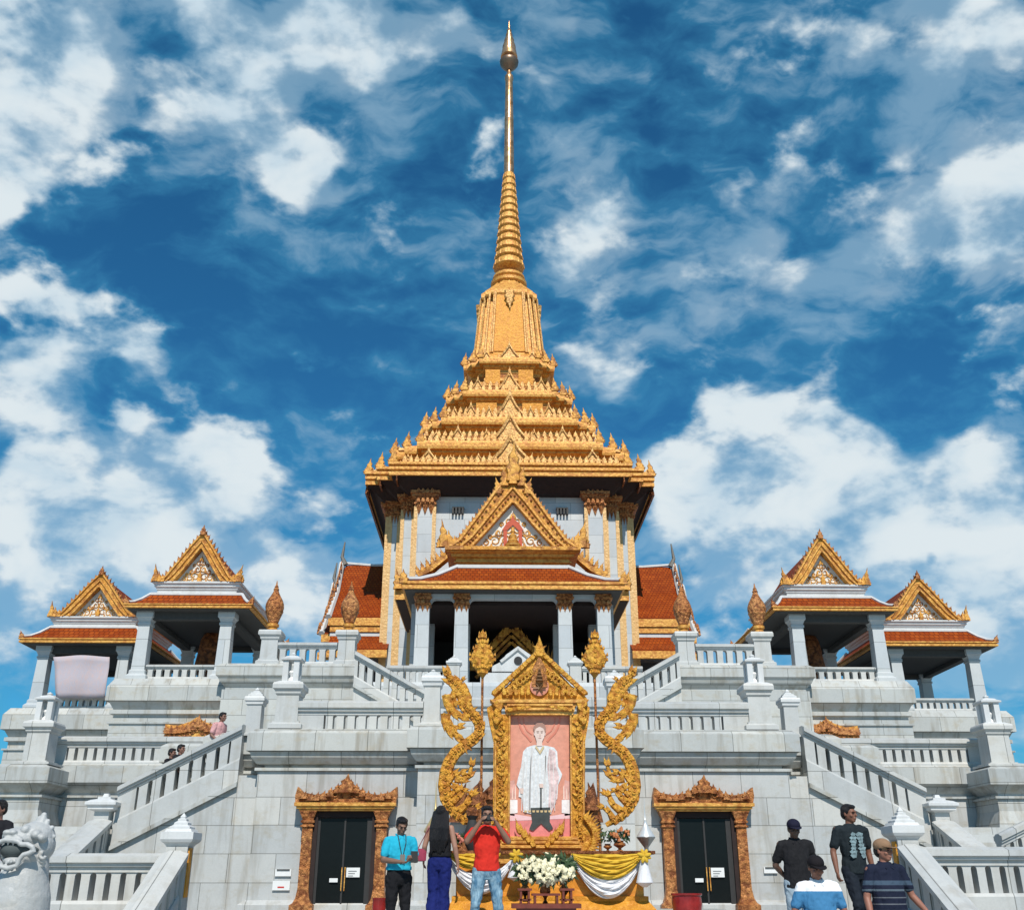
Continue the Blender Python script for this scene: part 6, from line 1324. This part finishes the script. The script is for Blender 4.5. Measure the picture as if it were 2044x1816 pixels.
# 1 blue shirt, looking down at his hands
def ex1(root, J, S, h, ly):
    bm = B(); box(bm, .03, .13, -.34, -.33, 1.09, 1.24); bm.transform(Matrix.Rotation(.1, 4, 'Z')); small(root, S, 'phone', bm, DARK)
    bm = B(); 
    for s in (-1, 1): tube(bm, [(s*.06, -.06, 1.47), (s*.05, -.12, 1.36), (s*.012, -.13, 1.20)], .006, 5)
    small(root, S, 'lanyard', bm, DARK); bm = B(); box(bm, -.035, .035, -.145, -.137, 1.08, 1.2); small(root, S, 'name_card', bm, m_plain('card_grey', (.2, .18, .16)))
BLUE = m_cloth('sky_blue_shirt', (.02, .40, .56), (.015, .26, .40), fac=.4); BLK = m_cloth('black_trousers', (.010, .010, .012), (.016, .016, .018))
person('man in a bright blue shirt and black trousers looking down at his hands', (pos(798, 15.1), 15.1, -.2), R_(22), 1.68, BLUE, BLK, dict(eL=(-.245, -.03, 1.13), wL=(-.05, -.24, 1.10), eR=(.235, -.02, 1.13), wR=(.10, -.25, 1.13), pL=(0, 0, 1), pR=(-.3, 0, 1), cL=.9, cR=.9), headdown=.45, skinc=(.19, .10, .065), hem=1.0, collar=BLUE, extras=ex1, girth=1.06)
# 2 woman from behind
def ex2(root, J, S, h, ly):
    bm = B(); 
    loft(bm, [(.92, .29, .02, .05, .035), (.93, .29, .02, .085, .045), (1.05, .29, .02, .09, .05), (1.10, .29, .02, .07, .04)], 10); small(root, S, 'handbag', bm, m_cloth('pink_bag', (.32, .05, .09)), True)
    bm = B(); tube(bm, [(.24, .03, 1.09), (.16, .08, 1.4), (.34, .02, 1.09)], .008, 5); small(root, S, 'bag_strap', bm, m_plain('pink_strap', (.3, .05, .08)))
NAVY = m_cloth('navy_trousers', (.010, .018, .13), (.006, .01, .07), fac=.5)
person('woman with long black hair seen from behind in navy trousers with a pink bag', (pos(878, 16.3), 16.3, .0), R_(172), 1.70, m_cloth('black_top', (.012, .012, .014)), NAVY, dict(eL=(-.235, .03, 1.12), wL=(-.275, -.02, .88), eR=(.23, .03, 1.13), wR=(.26, -.08, .95)), skinc=(.36, .19, .13), hair='long', hem=.98, long_trousers='wide', bare_arms=True, shw=.165, extras=ex2, legs=dict(aL=(-.06, .02, .09), aR=(.10, .05, .09), kL=(-.07, -.03, .48), kR=(.08, -.02, .48)))
# 3 red shirt taking a picture
def ex3(root, J, S, h, ly):
    bm = B(); box(bm, -.075, .065, -.235, -.215, 1.50, 1.58); small(root, S, 'camera', bm, DARK); bm = B(); lathe(bm, 0, 0, [(.028, 0), (.026, .03)], 12); bm.transform(Matrix.Translation((0, -.235, 1.54)) @ Matrix.Rotation(math.pi/2, 4, 'X')); small(root, S, 'camera_lens', bm, DARK)
REDS = m_cloth('red_tee', (.62, .030, .018), (.42, .015, .01), fac=.4); 
JEAN = m_cloth('washed_jeans', (.07, .17, .27), (.30, .44, .52), fac=.95)
person('man in a red t-shirt and washed blue jeans holding a camera to his face', (pos(972, 15.3), 15.3, -.2), R_(4), 1.84, REDS, JEAN, dict(eL=(-.27, -.13, 1.26), wL=(-.10, -.20, 1.50), eR=(.27, -.13, 1.26), wR=(.10, -.20, 1.49), pL=(1, 0, 0), pR=(-1, 0, 0), cL=1.1, cR=1.1), legs=dict(kL=(-.15, -.06, .48), kR=(.15, -.03, .49), aL=(-.17, .02, .09), aR=(.15, .03, .09)), skinc=(.24, .125, .08), hem=.90, extras=ex3)
# 4 black polo, dark cap, hands behind the back
SHORT = m_cloth('blue_grey_shorts', (.34, .42, .48), (.2, .3, .4))
NCAP = m_cloth('navy_cap', (.012, .012, .03))
person('man in a black polo and dark cap with his hands behind his back', (pos(1588, 14.8), 14.8, -.3), R_(2), 1.73, m_cloth('black_polo', (.012, .012, .014), (.03, .03, .032)), SHORT, dict(eL=(-.27, .08, 1.12), wL=(-.12, .17, .98), eR=(.27, .08, 1.12), wR=(.12, .17, .98)), skinc=(.12, .065, .045), hair='cap', hat=NCAP, hem=.84, collar=m_cloth('black_collar', (.015, .015, .018)), girth=1.12, long_trousers=False, shw=.2, headdown=.25)
# 5 white and blue polo in front
def stripes_mat(): return m_cloth('blue_white_polo', (.055, .20, .38), (.04, .15, .30), stripes=[(1.34*1.0, 1.7, (.80, .80, .82, 1))])
person('man in a blue polo with white shoulders and dark hair going down the steps', (pos(1624, 12.1), 12.1, -.8), R_(-4), 1.70, stripes_mat(), m_cloth('grey_trousers', (.12, .12, .12)), dict(eL=(-.28, .0, 1.12), wL=(-.30, -.06, .87), eR=(.27, .0, 1.12), wR=(.30, -.05, .88)), skinc=(.25, .10, .06), headdown=.35, headturn=.2, hem=.82, collar=m_cloth('white_collar', (.75, .75, .76)), girth=1.1, shw=.19, hair='cap', hat=m_cloth('black_cap', (.012, .010, .012)), legs=dict(kL=(-.1, -.08, .5)))
# 6 printed dark t-shirt
def ex6(root, J, S, h, ly):
    pm = m_plain('tee_print', (.18, .26, .28), .8, var=.5, sc=30); rng = random.Random(4); bm = B()
    for sx in (-1, 1):
        for k in range(7):
            z = 1.33-.042*k; w = .050+.014*math.sin(k*1.7+sx); x = sx*(.045+.004*k); yy = -.128-.000*k
            prism(bm, [(x-w, z), (x-w*.2, z+.03), (x+w*.8, z+.012), (x+w*.5, z-.028), (x-w*.4, z-.035)], yy-.006, yy)
    small(root, S, 'shirt_print', bm, pm)
DTEE = m_cloth('dark_tee', (.012, .018, .022), (.03, .04, .045)); DJ = m_cloth('dark_jeans', (.010, .014, .022), (.03, .04, .05))
person('tall man in a dark printed t-shirt and dark jeans behind the right group', (pos(1703, 15.2), 15.2, -.2), R_(12), 1.86, DTEE, DJ, dict(eL=(-.27, .03, 1.12), wL=(-.29, -.05, .88), eR=(.25, .05, 1.12), wR=(.27, .02, .88), cL=.9), legs=dict(kL=(-.09, -.12, .50), aL=(-.10, -.03, .09), kR=(.10, .02, .48), aR=(.12, .12, .09)), skinc=(.20, .085, .05), headturn=.45, hem=.86, extras=ex6, shw=.2)
# 7 tan cap, striped polo
st = [(z, z+w, c) for z, w, c in ((1.30, .05, (.05, .08, .12, 1)), (1.235, .022, (.10, .13, .16, 1)), (1.16, .012, (.12, .13, .15, 1)), (1.09, .012, (.12, .13, .15, 1)), (1.02, .012, (.10, .11, .13, 1)), (.95, .012, (.10, .11, .13, 1)))]
person('man in a tan cap and navy striped polo walking down at the right', (pos(1762, 12.9), 12.9, -.7), R_(16), 1.80, m_cloth('striped_polo', (.010, .014, .032), (.02, .025, .05), stripes=st), m_cloth('khaki_shorts', (.10, .085, .06)), dict(eL=(-.27, .02, 1.10), wL=(-.30, -.07, .87), eR=(.30, -.01, 1.12), wR=(.42, -.12, .92)), skinc=(.30, .13, .085), hair='cap', hat=m_cloth('tan_cap', (.28, .17, .10)), headturn=.35, hem=.80, girth=1.25, collar=m_cloth('navy_collar', (.012, .016, .035)), shw=.205, long_trousers=False)
# 8 pink shirt on the left stair, climbing to the right; 9, 10 heads behind the stair rail
PINK = m_cloth('pale_pink_shirt', (.62, .34, .34), (.50, .26, .28)); DK = m_cloth('dark_clothes', (.014, .014, .018))
YP8 = 25.7
def stair_person(px, head_py, lab, shirt, rot, Y=YP8, H=1.66, **k):
    hz = ZP(head_py, Y); return person(lab, (XP(px, Y, head_py), Y, hz-H*1.0), rot, H, shirt, DK, dict(eL=(-.24, -.06, 1.12), wL=(-.2, -.22, 1.0), eR=(.24, -.02, 1.12), wR=(.26, -.1, .9)), **k)
stair_person(436, 1424, 'person in a pale pink shirt climbing the left outer stair', PINK, R_(62), lean=.25, skinc=(.2, .1, .07))
stair_person(362, 1487, 'person in dark clothes on the left stair, next below the one in pink', DK, R_(70), skinc=(.2, .1, .07), Y=25.6)
stair_person(344, 1495, 'dark haired person lowest of the three climbing the left stair', DK, R_(75), skinc=(.2, .1, .07), Y=26.0)
# 11 dark figure cut by the left edge
YE_ = 14.2; person('person in black clothes cut off by the left edge beside the marble guardian', (XP(-7, YE_, 1650), YE_, ZP(1598, YE_)-1.72), R_(-20), 1.72, DK, DK, dict(eL=(-.25, .0, 1.12), wL=(-.27, -.08, .88), eR=(.27, -.02, 1.14), wR=(.22, -.2, 1.02)), skinc=(.2, .1, .07), hem=.84)
# ================================================================== marble guardian head at the left foreground
YG = 13.0; MARBS = m_marble('statue_marble', base=(.46, .47, .465), joints=False, stain=.45)
_nt = MARBS.node_tree; _s = N(_nt); _g = _s.new('ShaderNodeNewGeometry'); _v = _s.new('ShaderNodeTexVoronoi'); _v.inputs['Scale'].default_value = 11; _s.link(_g.outputs['Position'], _v.inputs['Vector'])
_s.link(_s.bump(_s.math('ADD', _s.math('MULTIPLY', _v.outputs['Distance'], -.8), _s.noise(_g.outputs['Position'], 26, 5, .6)), .3, .03), _nt.nodes['Principled BSDF'].inputs['Normal'])
gx, gz = XP(52, YG, 1690), 0
g_ = empty('guardian_lion', (gx, YG, -1.3), 'white marble guardian lion with open jaws and flame crest at the lower left corner', 'statue')
def GP(px, py, dy=0): px, py = 62+(px-62)*.93, 1815+(py-1815)*.97; p = U(px, py, YG); return Vector((p.x, YG+dy, p.z))
bm = B()
loft(bm, [(-1.3, gx-.04, YG+.1, .5, .45), (-.6, gx-.05, YG+.1, .46, .42), (ZP(1790, YG), gx-.03, YG+.08, .37, .34), (ZP(1752, YG), gx+.0, YG+.06, .29, .28), (ZP(1722, YG), gx+.06, YG+.05, .21, .22), (ZP(1690, YG), gx+.05, YG+.05, .2, .2)], 44)
ell(bm, GP(68, 1665, .05), .22, .24, .18); ell(bm, GP(48, 1669, -.02), .20, .22, .13); ell(bm, GP(34, 1665, -.06), .14, .2, .10); ell(bm, GP(84, 1684, .05), .13, .2, .17)
ell(bm, GP(36, 1716, -.06), .145, .2, .075); ell(bm, GP(60, 1706, .0), .18, .2, .12); ell(bm, GP(16, 1690, -.02), .05, .18, .16)
def ST(pts, r, dy, tp=None): q = [GP(a, b, dy) for a, b in pts]; tube(bm, q, r, 8, tp)
ST([(11, 1690), (14, 1678), (28, 1673), (44, 1674), (55, 1676), (62, 1682), (75, 1682), (86, 1688), (89, 1695), (78, 1700), (66, 1703), (58, 1712), (53, 1725), (34, 1730), (15, 1726), (12, 1708), (11, 1692)], .03, -.27)
ST([(24, 1661), (32, 1666), (44, 1665), (54, 1670), (60, 1676)], .03, -.24)
for a_, b_ in ((30, 1658), (42, 1658)): ell(bm, GP(a_, b_, -.24), .05, .05, .035)
for a_, b_, r_ in ((62, 1652, .06), (84, 1662, .06), (98, 1668, .05)): ell(bm, GP(a_, b_, -.14), r_, .08, r_)
for k in range(5): capsule(bm, GP(22+11*k, 1677+k*.8, -.25), GP(22+11*k, 1683+k*.8, -.26), .016, .006)
for k in range(4): capsule(bm, GP(20+10*k, 1722-2*k, -.26), GP(20+10*k, 1715-2*k, -.27), .016, .006)
for (a, b, r) in ((87, 1620, .07), (78, 1628, .08), (66, 1638, .08), (52, 1645, .07), (104, 1646, .06), (108, 1664, .05), (36, 1650, .06), (96, 1632, .05)): capsule(bm, GP(72, 1664, .06), GP(a, b, .04), .14, r*.5)
for k in range(3):
    q = [GP(96-3*k+6*math.cos(t_*.7), 1704+7*k+6*math.sin(t_*.7), -.12+.03*k) for t_ in range(8)]; tube(bm, q, .02, 6)
fused('body', bm, MARBS, g_, .009, 1).data.transform(Matrix.Translation(-g_.location))
bm = B(); ell(bm, GP(38, 1692, -.14), .17, .13, .10); ell(bm, GP(68, 1692, -.12), .12, .11, .045); fused('mouth_shade_solid', bm, m_plain('mouth_painted_shade', (.07, .085, .085), .8), g_, .013, 1).data.transform(Matrix.Translation(-g_.location))  # dark solid set into the head, mouth shade put into its colour

# ================================================================== separate loose twin pieces into parts of their own
def split_loose(o):
    bm = bmesh.new(); bm.from_mesh(o.data); bm.verts.ensure_lookup_table(); seen = {}; k = 0
    for v in bm.verts:
        if v.index in seen: continue
        st_ = [v]; seen[v.index] = k
        while st_:
            a = st_.pop()
            for e_ in a.link_edges:
                b = e_.other_vert(a)
                if b.index not in seen: seen[b.index] = k; st_.append(b)
        k += 1
    if k < 2 or k > 12: bm.free(); return
    for g in range(1, k):
        c = bm.copy(); c.verts.ensure_lookup_table(); bmesh.ops.delete(c, geom=[v for v in c.verts if seen[v.index] != g], context='VERTS')
        n_ = o.copy(); n_.data = o.data.copy(); c.to_mesh(n_.data); c.free(); col.objects.link(n_); n_.parent = o.parent
    bmesh.ops.delete(bm, geom=[v for v in bm.verts if seen[v.index] != 0], context='VERTS'); bm.to_mesh(o.data); bm.free()
for o in [o for o in bpy.data.objects if o.type == 'MESH' and not o.children and o.name.split('.')[0] in ('wing_fascia', 'wing_lower_fascia', 'wing_roof', 'wing_lower_roof', 'wing_ridge', 'wing_barge', 'inset_panel', 'glazing_bar', 'door_handle', 'printed_line', 'frame_bead', 'white_border', 'jamb_capital', 'gilt_edge', 'beam', 'rake_moulding', 'raking_moulding', 'gable_roof', 'tier_band', 'eave_finial', 'side_eave')]: split_loose(o)
